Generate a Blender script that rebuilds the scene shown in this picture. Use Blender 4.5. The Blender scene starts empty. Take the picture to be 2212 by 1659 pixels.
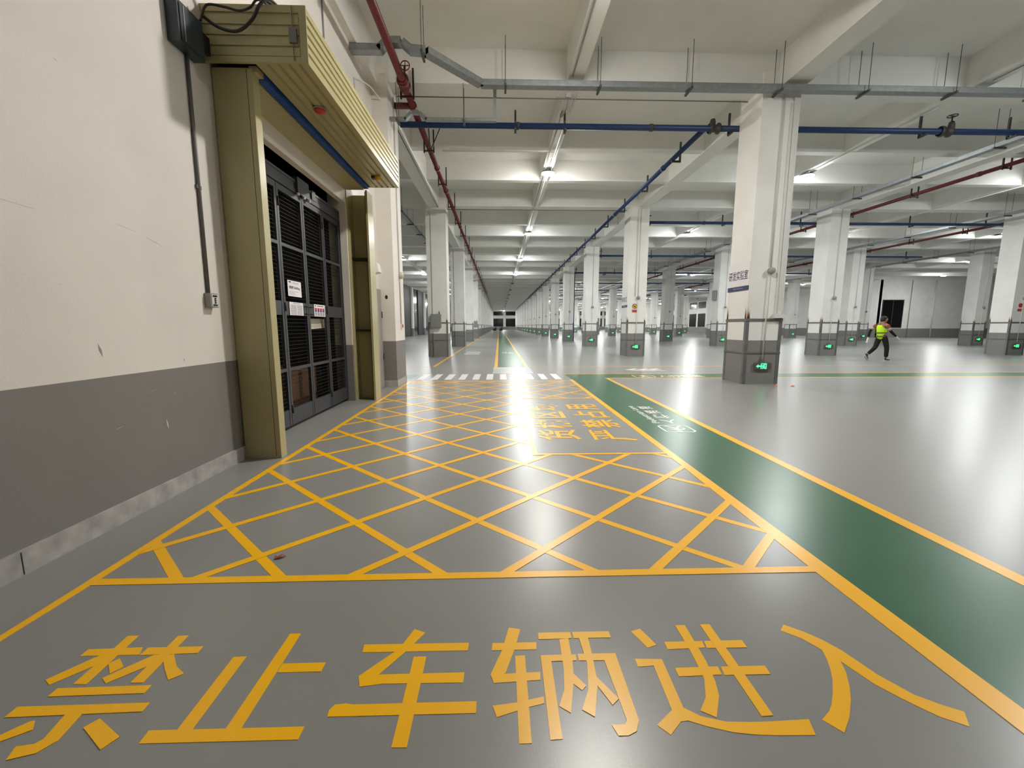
import bpy, bmesh, math, random
from mathutils import Vector, Matrix
from mathutils.geometry import tessellate_polygon
random.seed(7)
SC = bpy.context.scene
COL = SC.collection
PI = math.pi
ORD = ['nearest', 'second', 'third', 'fourth', 'fifth', 'sixth', 'seventh', 'eighth', 'ninth', 'tenth', 'eleventh', 'twelfth',
       'thirteenth', 'fourteenth', 'fifteenth', 'sixteenth', 'seventeenth', 'eighteenth']

# ------------------------------------------------------------------ materials
def node_mat(name):
    m = bpy.data.materials.new(name); m.use_nodes = True
    nt = m.node_tree
    return m, nt, nt.nodes['Principled BSDF'], nt.links

def mat(name, col, rough=0.5, metal=0.0, spec=0.5, var=0.0, vscale=4.0, bump=0.0, bscale=60.0):
    m, nt, b, L = node_mat(name)
    b.inputs['Base Color'].default_value = (*col, 1)
    b.inputs['Roughness'].default_value = rough
    b.inputs['Metallic'].default_value = metal
    b.inputs['Specular IOR Level'].default_value = spec
    geo = nt.nodes.new('ShaderNodeNewGeometry')
    if var > 0:
        n = nt.nodes.new('ShaderNodeTexNoise'); n.inputs['Scale'].default_value = vscale; n.inputs['Detail'].default_value = 5
        L.new(geo.outputs['Position'], n.inputs['Vector'])
        r = nt.nodes.new('ShaderNodeMapRange'); r.inputs['From Min'].default_value = .3; r.inputs['From Max'].default_value = .7
        r.inputs['To Min'].default_value = 1 - var; r.inputs['To Max'].default_value = 1 + var
        L.new(n.outputs['Fac'], r.inputs['Value'])
        mx = nt.nodes.new('ShaderNodeVectorMath'); mx.operation = 'SCALE'; mx.inputs[0].default_value = col
        L.new(r.outputs['Result'], mx.inputs['Scale']); L.new(mx.outputs['Vector'], b.inputs['Base Color'])
    if bump > 0:
        n2 = nt.nodes.new('ShaderNodeTexNoise'); n2.inputs['Scale'].default_value = bscale; n2.inputs['Detail'].default_value = 3
        L.new(geo.outputs['Position'], n2.inputs['Vector'])
        bp = nt.nodes.new('ShaderNodeBump'); bp.inputs['Strength'].default_value = bump; bp.inputs['Distance'].default_value = .01
        L.new(n2.outputs['Fac'], bp.inputs['Height']); L.new(bp.outputs['Normal'], b.inputs['Normal'])
    return m

def emit(name, col, strength, base=(.8, .8, .8)):
    m, nt, b, L = node_mat(name)
    b.inputs['Base Color'].default_value = (*base, 1)
    b.inputs['Emission Color'].default_value = (*col, 1)
    b.inputs['Emission Strength'].default_value = strength
    return m

def dado_mat(name, white, grey, z0=1.0):
    """wall paint: white above the dado line, grey below, with scuffs and scratches of their own"""
    m, nt, b, L = node_mat(name)
    geo = nt.nodes.new('ShaderNodeNewGeometry')
    sep = nt.nodes.new('ShaderNodeSeparateXYZ'); L.new(geo.outputs['Position'], sep.inputs[0])
    gt = nt.nodes.new('ShaderNodeMath'); gt.operation = 'GREATER_THAN'; gt.inputs[1].default_value = z0
    L.new(sep.outputs['Z'], gt.inputs[0])
    mx = nt.nodes.new('ShaderNodeMix'); mx.data_type = 'RGBA'
    mx.inputs['A'].default_value = (*grey, 1); mx.inputs['B'].default_value = (*white, 1)
    L.new(gt.outputs[0], mx.inputs['Factor'])
    n = nt.nodes.new('ShaderNodeTexNoise'); n.inputs['Scale'].default_value = 1.3; n.inputs['Detail'].default_value = 6
    L.new(geo.outputs['Position'], n.inputs['Vector'])
    r = nt.nodes.new('ShaderNodeMapRange'); r.inputs['From Min'].default_value = .3; r.inputs['From Max'].default_value = .7
    r.inputs['To Min'].default_value = .94; r.inputs['To Max'].default_value = 1.04
    L.new(n.outputs['Fac'], r.inputs['Value'])
    sc = nt.nodes.new('ShaderNodeVectorMath'); sc.operation = 'SCALE'
    L.new(mx.outputs['Result'], sc.inputs[0]); L.new(r.outputs['Result'], sc.inputs['Scale'])
    L.new(sc.outputs['Vector'], b.inputs['Base Color'])
    b.inputs['Roughness'].default_value = .62; b.inputs['Specular IOR Level'].default_value = .3
    n2 = nt.nodes.new('ShaderNodeTexNoise'); n2.inputs['Scale'].default_value = 90; n2.inputs['Detail'].default_value = 3
    L.new(geo.outputs['Position'], n2.inputs['Vector'])
    bp = nt.nodes.new('ShaderNodeBump'); bp.inputs['Strength'].default_value = .12; bp.inputs['Distance'].default_value = .01
    L.new(n2.outputs['Fac'], bp.inputs['Height']); L.new(bp.outputs['Normal'], b.inputs['Normal'])
    return m

def epoxy(name, col, rough=.24, var=.06):
    m, nt, b, L = node_mat(name)
    geo = nt.nodes.new('ShaderNodeNewGeometry')
    n = nt.nodes.new('ShaderNodeTexNoise'); n.inputs['Scale'].default_value = .9; n.inputs['Detail'].default_value = 7; n.inputs['Roughness'].default_value = .6
    L.new(geo.outputs['Position'], n.inputs['Vector'])
    r = nt.nodes.new('ShaderNodeMapRange'); r.inputs['From Min'].default_value = .3; r.inputs['From Max'].default_value = .7
    r.inputs['To Min'].default_value = 1 - var; r.inputs['To Max'].default_value = 1 + var
    L.new(n.outputs['Fac'], r.inputs['Value'])
    sc = nt.nodes.new('ShaderNodeVectorMath'); sc.operation = 'SCALE'; sc.inputs[0].default_value = col
    L.new(r.outputs['Result'], sc.inputs['Scale']); L.new(sc.outputs['Vector'], b.inputs['Base Color'])
    r2 = nt.nodes.new('ShaderNodeMapRange'); r2.inputs['From Min'].default_value = .3; r2.inputs['From Max'].default_value = .7
    r2.inputs['To Min'].default_value = rough - .015; r2.inputs['To Max'].default_value = rough + .02
    L.new(n.outputs['Fac'], r2.inputs['Value']); L.new(r2.outputs['Result'], b.inputs['Roughness'])
    n2 = nt.nodes.new('ShaderNodeTexNoise'); n2.inputs['Scale'].default_value = 130; n2.inputs['Detail'].default_value = 2
    L.new(geo.outputs['Position'], n2.inputs['Vector'])
    n3 = nt.nodes.new('ShaderNodeTexNoise'); n3.inputs['Scale'].default_value = 7; n3.inputs['Detail'].default_value = 3
    L.new(geo.outputs['Position'], n3.inputs['Vector'])
    ad = nt.nodes.new('ShaderNodeMath'); ad.operation = 'MULTIPLY_ADD'; ad.inputs[1].default_value = 1.5
    L.new(n3.outputs['Fac'], ad.inputs[0]); L.new(n2.outputs['Fac'], ad.inputs[2])
    bp = nt.nodes.new('ShaderNodeBump'); bp.inputs['Strength'].default_value = .03; bp.inputs['Distance'].default_value = .01
    L.new(ad.outputs[0], bp.inputs['Height']); L.new(bp.outputs['Normal'], b.inputs['Normal'])
    b.inputs['Specular IOR Level'].default_value = .38
    return m

M = dict(
    floor=epoxy('grey_epoxy', (.255, .255, .246), .29, .05),
    green=epoxy('green_epoxy', (.026, .115, .053), .30, .08),
    yellow=epoxy('yellow_floor_paint', (.95, .49, .005), .30, .05),
    whitep=epoxy('white_floor_paint', (.80, .80, .78), .35, .04),
    wall=dado_mat('lamp_tinted_wall_paint', (.80, .765, .72), (.235, .222, .212)),  # warm cast of the near lamp is mixed into this wall colour
    pillar=dado_mat('pillar_paint', (.82, .81, .78), (.235, .228, .22)),
    ceil=mat('ceiling_paint', (.80, .80, .77), .75, 0, .2, .03, 1.5),
    beam=mat('beam_paint', (.80, .80, .77), .75, 0, .2, .03, 1.5),
    skirt=mat('marbled_skirting', (.42, .40, .38), .45, 0, .4, .25, 9),
    steel=mat('dull_steel_angle', (.20, .20, .19), .5, .5, .5, .12, 5),
    zinc=mat('galvanised_steel', (.30, .32, .33), .42, .6, .5, .12, 14),
    strut=mat('dark_zinc_strut', (.10, .10, .095), .5, .5),
    rod=mat('threaded_rod', (.09, .09, .085), .5, .6),
    red=mat('red_pipe_paint', (.125, .012, .014), .42, 0, .5, .08, 6),
    redd=mat('dark_red_bracket', (.03, .006, .007), .5),
    blue=mat('blue_pipe_paint', (.010, .036, .125), .45, 0, .5, .08, 6),
    bracket=mat('dark_bracket', (.06, .058, .055), .55, .3),
    olive=mat('olive_cream_sheet', (.43, .385, .20), .30, 0, .5, .03, 2),
    bluewrap=mat('blue_curtain_wrap', (.012, .070, .30), .4, 0, .5, .12, 8),
    gate=mat('gate_grey_steel', (.060, .061, .068), .45, .2, .5, .08, 6),
    wire=mat('gate_wire', (.055, .050, .045), .6, .3),
    black=mat('black_metal', (.012, .012, .013), .5),
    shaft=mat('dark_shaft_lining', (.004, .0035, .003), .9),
    carton=mat('brown_cardboard', (.16, .085, .045), .8, 0, .2, .1, 5),
    cloth=mat('pale_cream_cloth', (.75, .70, .55), .8),
    paper=mat('white_paper', (.80, .76, .80), .7),
    ink=mat('dark_ink', (.03, .02, .04), .7),
    inkred=mat('red_ink', (.45, .04, .04), .7),
    inkblue=mat('blue_ink', (.05, .05, .25), .7),
    inkgrey=mat('grey_ink', (.35, .33, .36), .7),
    opbox=mat('slate_blue_box', (.030, .045, .058), .35),
    cable=mat('dark_brown_cable', (.025, .017, .015), .5),
    conduit=mat('grey_conduit', (.15, .14, .13), .5),
    wcond=mat('white_conduit', (.66, .65, .62), .5),
    ebox=mat('grey_green_box', (.24, .26, .25), .5),
    plast=mat('white_plastic', (.72, .71, .70), .45),
    plastd=mat('grey_plastic', (.33, .32, .31), .5),
    beige=mat('beige_plastic', (.55, .52, .42), .5),
    glass=mat('night_window_glass', (.004, .004, .005), .12, 0, .35),
    frame=mat('dark_window_frame', (.05, .05, .05), .5),
    pier=mat('charcoal_pier', (.020, .019, .021), .6),
    rust=mat('rust_stain', (.20, .085, .03), .9, 0, .2, .3, 20),
    signw=mat('sign_white', (.78, .74, .76), .5),
    navy=mat('sign_navy', (.016, .016, .10), .5),
    signred=mat('sign_red', (.50, .05, .03), .5),
    signyel=mat('sign_yellow', (.70, .42, .03), .5),
    door=mat('brown_grey_door', (.33, .31, .285), .55, 0, .4, .1, 3),
    vest=mat('fluorescent_vest', (.62, .95, .02), .7),
    reflect=mat('reflective_band', (.12, .14, .09), .5),
    trouser=mat('black_trousers', (.008, .008, .009), .9),
    shirt=mat('brown_red_shirt', (.26, .085, .055), .9),
    skin=mat('skin', (.36, .17, .11), .6),
    hair=mat('black_hair', (.008, .007, .007), .6),
    glove=mat('white_glove', (.72, .72, .70), .8),
    shoe=mat('grey_black_shoe', (.05, .05, .055), .6),
    sole=mat('pale_sole', (.55, .55, .55), .7),
    leaf=mat('dry_red_leaf', (.28, .07, .03), .7),
    orange=mat('orange_scrap', (.75, .14, .02), .6),
    lampbody=mat('lamp_body', (.07, .07, .07), .45, .3),
    lensoff=mat('unlit_lens', (.25, .25, .25), .3),
    lens=emit('lit_lens', (1, .955, .89), 820),
    lens2=emit('lit_lens_cool', (.97, 1, .98), 740),
    exitbox=mat('exit_sign_case', (.11, .105, .10), .4),
    exitgreen=emit('exit_sign_green', (.04, 1, .22), 2.6, (.1, .6, .3)),
)

# ------------------------------------------------------------------ mesh helper
class MB:
    def __init__(s): s.v = []; s.f = []; s.sm = []
    def add(s, vs, fs, smooth=False):
        o = len(s.v); s.v += [tuple(x) for x in vs]; s.f += [tuple(i + o for i in f) for f in fs]; s.sm += [smooth] * len(fs); return s
    def box(s, x0, x1, y0, y1, z0, z1):
        return s.add([(x0, y0, z0), (x1, y0, z0), (x1, y1, z0), (x0, y1, z0), (x0, y0, z1), (x1, y0, z1), (x1, y1, z1), (x0, y1, z1)],
                     [(3, 2, 1, 0), (4, 5, 6, 7), (0, 1, 5, 4), (1, 2, 6, 5), (2, 3, 7, 6), (3, 0, 4, 7)])
    def bar(s, p, q, w, h, up=(0, 0, 1)):
        p, q = Vector(p), Vector(q); d = (q - p).normalized(); up = Vector(up)
        if abs(d.dot(up)) > .95: up = Vector((1, 0, 0))
        a = d.cross(up).normalized(); b = a.cross(d)
        c = [a * (sx * w / 2) + b * (sy * h / 2) for sx, sy in ((-1, -1), (1, -1), (1, 1), (-1, 1))]
        return s.add([p + x for x in c] + [q + x for x in c], [(0, 1, 2, 3), (7, 6, 5, 4), (1, 0, 4, 5), (2, 1, 5, 6), (3, 2, 6, 7), (0, 3, 7, 4)])
    def tube(s, pts, r, n=12, cap=True):
        pts = [Vector(p) for p in pts]; N = len(pts); rr = r if isinstance(r, (list, tuple)) else [r] * N
        dirs = []
        for i in range(N):
            d = (pts[min(i + 1, N - 1)] - pts[max(i - 1, 0)]); dirs.append(d.normalized())
        d0 = dirs[0]; up = Vector((0, 0, 1)) if abs(d0.z) < .9 else Vector((1, 0, 0))
        a = d0.cross(up).normalized(); vs = []; fs = []
        for i in range(N):
            a = (a - dirs[i] * a.dot(dirs[i])).normalized(); b = dirs[i].cross(a)
            for k in range(n):
                t = 2 * PI * k / n; vs.append(pts[i] + (a * math.cos(t) + b * math.sin(t)) * rr[i])
        for i in range(N - 1):
            for k in range(n):
                k2 = (k + 1) % n; fs.append((i * n + k, i * n + k2, (i + 1) * n + k2, (i + 1) * n + k))
        s.add(vs, fs, True)
        if cap:
            o = len(s.v) - N * n
            s.f.append(tuple(o + k for k in reversed(range(n)))); s.sm.append(False)
            s.f.append(tuple(o + (N - 1) * n + k for k in range(n))); s.sm.append(False)
        return s
    def lathe(s, prof, c=(0, 0, 0), n=20, axis='z'):
        vs = []; fs = []; c = Vector(c)
        for r, h in prof:
            for k in range(n):
                t = 2 * PI * k / n; x, y = r * math.cos(t), r * math.sin(t)
                vs.append(c + Vector({'z': (x, y, h), 'y': (x, h, y), 'x': (h, x, y)}[axis]))
        for i in range(len(prof) - 1):
            for k in range(n):
                k2 = (k + 1) % n; fs.append((i * n + k, i * n + k2, (i + 1) * n + k2, (i + 1) * n + k))
        return s.add(vs, fs, True)
    def torus(s, c, R, r, axis='z', n=20, m=8):
        pts = []
        vs = []; fs = []; c = Vector(c)
        for i in range(n):
            t = 2 * PI * i / n
            for j in range(m):
                u = 2 * PI * j / m; x = (R + r * math.cos(u)) * math.cos(t); y = (R + r * math.cos(u)) * math.sin(t); z = r * math.sin(u)
                vs.append(c + Vector({'z': (x, y, z), 'y': (x, z, y), 'x': (z, x, y)}[axis]))
        for i in range(n):
            for j in range(m):
                fs.append((i * m + j, ((i + 1) % n) * m + j, ((i + 1) % n) * m + (j + 1) % m, i * m + (j + 1) % m))
        return s.add(vs, fs, True)
    def ball(s, c, rx, ry=None, rz=None, n=14, m=9):
        ry = ry or rx; rz = rz or rx; vs = []; fs = []
        for i in range(m + 1):
            t = PI * i / m
            for k in range(n):
                u = 2 * PI * k / n; vs.append((c[0] + rx * math.sin(t) * math.cos(u), c[1] + ry * math.sin(t) * math.sin(u), c[2] + rz * math.cos(t)))
        for i in range(m):
            for k in range(n):
                k2 = (k + 1) % n; fs.append((i * n + k, (i + 1) * n + k, (i + 1) * n + k2, i * n + k2))
        return s.add(vs, fs, True)
    def poly(s, p2, z0, z1, to3=None, cap_back=False):
        """flat shape from a 2D outline: front face plus a rim of real thickness; to3 maps (u, v, depth) to 3D"""
        to3 = to3 or (lambda u, v, d: (u, v, d))
        n = len(p2); tri = tessellate_polygon([[Vector((a, b, 0)) for a, b in p2]])
        area = sum(p2[i][0] * p2[(i + 1) % n][1] - p2[(i + 1) % n][0] * p2[i][1] for i in range(n))
        vs = [to3(a, b, z1) for a, b in p2] + [to3(a, b, z0) for a, b in p2]
        fs = []
        for t in tri:
            a = (p2[t[1]][0] - p2[t[0]][0]) * (p2[t[2]][1] - p2[t[0]][1]) - (p2[t[2]][0] - p2[t[0]][0]) * (p2[t[1]][1] - p2[t[0]][1])
            fs.append(tuple(t) if a > 0 else tuple(reversed(t)))
        for i in range(n):
            j = (i + 1) % n; q = (i, j, n + j, n + i); fs.append(tuple(reversed(q)) if area > 0 else q)
        return s.add(vs, fs)
    def build(s, name, m, parent=None, loc=None):
        me = bpy.data.meshes.new(name); me.from_pydata(s.v, [], s.f); me.polygons.foreach_set('use_smooth', s.sm)
        me.materials.append(M[m] if isinstance(m, str) else m); me.update()
        return link(name, me, parent, loc)

def link(name, me, parent=None, loc=None):
    o = bpy.data.objects.new(name, me); COL.objects.link(o)
    if parent is not None: o.parent = parent
    if loc is not None: o.location = loc
    return o

def tag(o, label, cat=None, group=None, kind=None):
    o['label'] = label
    if cat: o['category'] = cat
    if group: o['group'] = group
    if kind: o['kind'] = kind
    return o

def thing(name, label, cat, loc=(0, 0, 0), group=None, kind=None):
    o = bpy.data.objects.new(name, None); COL.objects.link(o); o.location = loc; o.empty_display_size = .1
    return tag(o, label, cat, group, kind)

def part(mb, name, m, parent, label=None):
    """mb in world coordinates; kept in place under a parent that stands at its own location"""
    o = mb.build(name, m, parent)
    p = parent; off = Vector((0, 0, 0))
    while p is not None: off += p.location; p = p.parent
    if off.length: o.data.transform(Matrix.Translation(-off))
    if label: o['label'] = label
    return o

def struct(mb, name, m, label, parent=None):
    o = mb.build(name, m, parent)
    if parent is None: tag(o, label, None, None, 'structure')
    elif label: o['label'] = label
    return o

def glyph(txt, offset=0.0, res=3):
    """triangulated outline of a text in Blender's own fonts, as (list of 2D verts, faces)"""
    cu = bpy.data.curves.new('t', 'FONT'); cu.body = txt; cu.offset = offset; cu.resolution_u = res; cu.fill_mode = 'FRONT'
    ob = bpy.data.objects.new('t', cu); COL.objects.link(ob)
    dg = bpy.context.evaluated_depsgraph_get(); me = bpy.data.meshes.new_from_object(ob.evaluated_get(dg))
    vs = [(v.co.x, v.co.y) for v in me.vertices]; fs = [tuple(p.vertices) for p in me.polygons]
    bpy.data.objects.remove(ob); bpy.data.curves.remove(cu); bpy.data.meshes.remove(me)
    return vs, fs

def put_text(mb, txt, org, right, up, w, h, offset=0.0, depth=0.0):
    """text stretched over a w x h field whose lower-left corner is org"""
    vs, fs = glyph(txt, offset)
    x0 = min(v[0] for v in vs); x1 = max(v[0] for v in vs); y0 = min(v[1] for v in vs); y1 = max(v[1] for v in vs)
    org, right, up = Vector(org), Vector(right), Vector(up); nrm = right.cross(up)
    P = [org + right * ((a - x0) / (x1 - x0) * w) + up * ((b - y0) / (y1 - y0) * h) + nrm * depth for a, b in vs]
    fs2 = []
    for f in fs:
        n = (P[f[1]] - P[f[0]]).cross(P[f[2]] - P[f[0]])
        fs2.append(f if n.dot(nrm) >= 0 else tuple(reversed(f)))
    return mb.add(P, fs2)

# ------------------------------------------------------------------ the place: grid in metres
DY, Y1 = 9.05, 9.49                       # bay length, front face of the first pillars
PD = .84                                  # pillar depth
ROWX = {'B': (5.58, 6.40), 'C': (14.28, 15.10), 'D': (22.98, 23.80), 'E': (31.7, 32.5)}
ROWNAME = {'A': 'left row', 'B': 'first right row', 'C': 'second right row', 'D': 'third right row', 'E': 'fourth right row'}
NBAY = 16
HW = 1.333                                # eye height
XW = -2.589                               # near left wall
ZB, ZS = 6.30, 6.97                       # beam underside, slab underside
XL, XR, YE = -11.6, 42.3, 150.0

# floor
fl = MB(); fl.box(XL - .5, 62.5, -9, YE + .5, -.2, 0)
floor = struct(fl, 'floor', 'floor', 'glossy grey epoxy floor of the long hall')

# ------------------------------------------------------------------ floor paint
def clip(poly, x0, x1, y0, y1):
    for ax, lim, sg in ((0, x0, 1), (0, x1, -1), (1, y0, 1), (1, y1, -1)):
        out = []
        for i in range(len(poly)):
            a, b = poly[i], poly[(i + 1) % len(poly)]
            ia, ib = (a[ax] - lim) * sg >= 0, (b[ax] - lim) * sg >= 0
            if ia: out.append(a)
            if ia != ib:
                t = (lim - a[ax]) / (b[ax] - a[ax]); out.append((a[0] + (b[0] - a[0]) * t, a[1] + (b[1] - a[1]) * t))
        poly = out
        if len(poly) < 3: return []
    return poly

def rect(mb, x0, x1, y0, y1, z): mb.poly([(x0, y0), (x1, y0), (x1, y1), (x0, y1)], 0.0, z)

BX0, BX1, BY0, BY1 = -2.175, 1.83, 2.095, 10.22        # hatched box
TX0, TY0, TY1 = .36, 4.25, 7.72                        # lettered field inside it
hb = MB(); zY = .0024
hb.poly([(-2.215, -3), (-2.165, -3), (-2.16, .5), (-2.125, 2.1), (-2.13, 3), (-2.125, 5), (-2.125, 10.22), (-2.185, 10.22), (-2.18, 5), (-2.185, 3), (-2.175, 2.1), (-2.165, 1.2)], 0, zY)
hb.poly([(1.72, -3), (1.83, -3), (1.83, 10.45), (1.745, 10.45), (1.745, 3.8), (1.72, 2.1)], 0, zY)
rect(hb, -2.15, 1.73, 2.095, 2.150, zY + .0002); rect(hb, -2.15, 1.76, 10.13, 10.22, zY + .0002)
rect(hb, TX0 - .018, TX0 + .035, TY0 - .01, TY1, zY + .0004); rect(hb, TX0 + .03, 1.76, TY0 - .005, TY0 + .042, zY + .0006); rect(hb, TX0 + .03, 1.76, TY1 - .055, TY1, zY + .0006)
lines = [(-1.065, b) for b in (.56, 1.10, 1.964, 2.794, 3.628, 4.459, 5.30, 6.15, 6.98, 7.81, 8.64, 9.47, 10.3, 11.13, 11.96)] + \
        [(1.013, b) for b in (-.80, -1.32, -2.14, -2.963, -3.79, -4.585, -5.40, -6.22, -7.05, -7.88, -8.71, -9.54, -10.37, -11.2, -12.03)]
for m_, b_ in lines:
    hwid = .027 * math.sqrt(1 + m_ * m_)
    strip = [(m_ * 0 + b_ - hwid, 0), (m_ * 0 + b_ + hwid, 0), (m_ * 12 + b_ + hwid, 12), (m_ * 12 + b_ - hwid, 12)]
    for r_ in ((-2.13, 1.75, 2.13, TY0), (-2.13, TX0, TY0, TY1), (-2.13, 1.75, TY1, 10.15)):
        c_ = clip(strip, *r_)
        if c_: hb.poly(c_, 0, zY - .0012 + .00006 * lines.index((m_, b_)))
struct(hb, 'hatched_box_marking', 'yellow', 'yellow criss-cross hatched box painted before the gate', floor)

gp = MB()
gp.poly([(1.825, -3), (2.70, -3), (2.70, 10.73), (34, 10.73), (34, 11.62), (1.79, 11.62), (1.825, 10.45)], 0, .0012)
struct(gp, 'green_walkway_marking', 'green', 'green painted walkway with a side branch', floor)
ye = MB()
ye.poly([(2.70, -3), (2.795, -3), (2.80, 3), (2.79, 10.66), (2.715, 10.73), (2.70, 2.5)], 0, zY)
rect(ye, 2.77, 34, 10.65, 10.73, zY + .0002); rect(ye, 1.79, 34, 11.62, 11.70, zY)
struct(ye, 'walkway_border_marking', 'yellow', 'yellow border lines of the green walkway', floor)
gf = MB(); rect(gf, -.05, .83, 13.70, 118, .0012); struct(gf, 'far_walkway_marking', 'green', 'green painted walkway running down the far aisle', floor)
yf = MB(); rect(yf, -.16, -.05, 13.66, 118, zY); rect(yf, .83, .94, 13.66, 118, zY)
struct(yf, 'far_walkway_border_marking', 'yellow', 'yellow border lines of the far green walkway', floor)
gl = MB(); rect(gl, -9, -2.22, 10.73, 11.62, .0012); struct(gl, 'left_walkway_marking', 'green', 'green painted strip behind the first left pillar', floor)
yl = MB(); rect(yl, -2.185, -2.10, 13.84, 60, zY); rect(yl, -9, -2.1, 13.84, 13.90, zY + .0002); rect(yl, .97, 34, 13.80, 13.87, zY)
struct(yl, 'aisle_line_marking', 'yellow', 'thin yellow aisle lines beyond the crossing', floor)
zb = MB()
for i in range(11): rect(zb, -2.07 + i * .3475, -1.90 + i * .3475, 10.50, 11.70, .003)
struct(zb, 'crosswalk_marking', 'whitep', 'white zebra crossing stripes across the aisle', floor)
ld = MB()
for i in range(5): rect(ld, -.18, .97, 11.94 + i * .375, 12.10 + i * .375, .003)
struct(ld, 'ladder_stripe_marking', 'whitep', 'white ladder stripes at the foot of the far walkway', floor)
aw = MB()
for k in range(3):
    x = 3.82 + k * .34
    aw.poly([(x, 12.74), (x + .42, 13.10), (x + .52, 13.10), (x + .20, 12.74), (x + .52, 12.38), (x + .42, 12.38)], 0, .003)
rect(aw, 4.0, 4.95, 12.70, 12.78, .0034)
struct(aw, 'arrow_marking', 'whitep', 'white arrow on the grey lane behind the green branch', floor)
wm = MB(); rect(wm, -1.66, -.95, 21.3, 21.7, .003); rect(wm, -1.66, -.95, 20.1, 20.5, .003)
struct(wm, 'white_bar_marking', 'whitep', 'two white bars painted beside the far walkway', floor)
wt = MB(); put_text(wt, '行人', (.12, 20.6, .003), (1, 0, 0), (0, 1, 0), .55, 1.0, .02)
struct(wt, 'far_walkway_lettering', 'whitep', 'white lettering on the far green walkway', floor)

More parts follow.
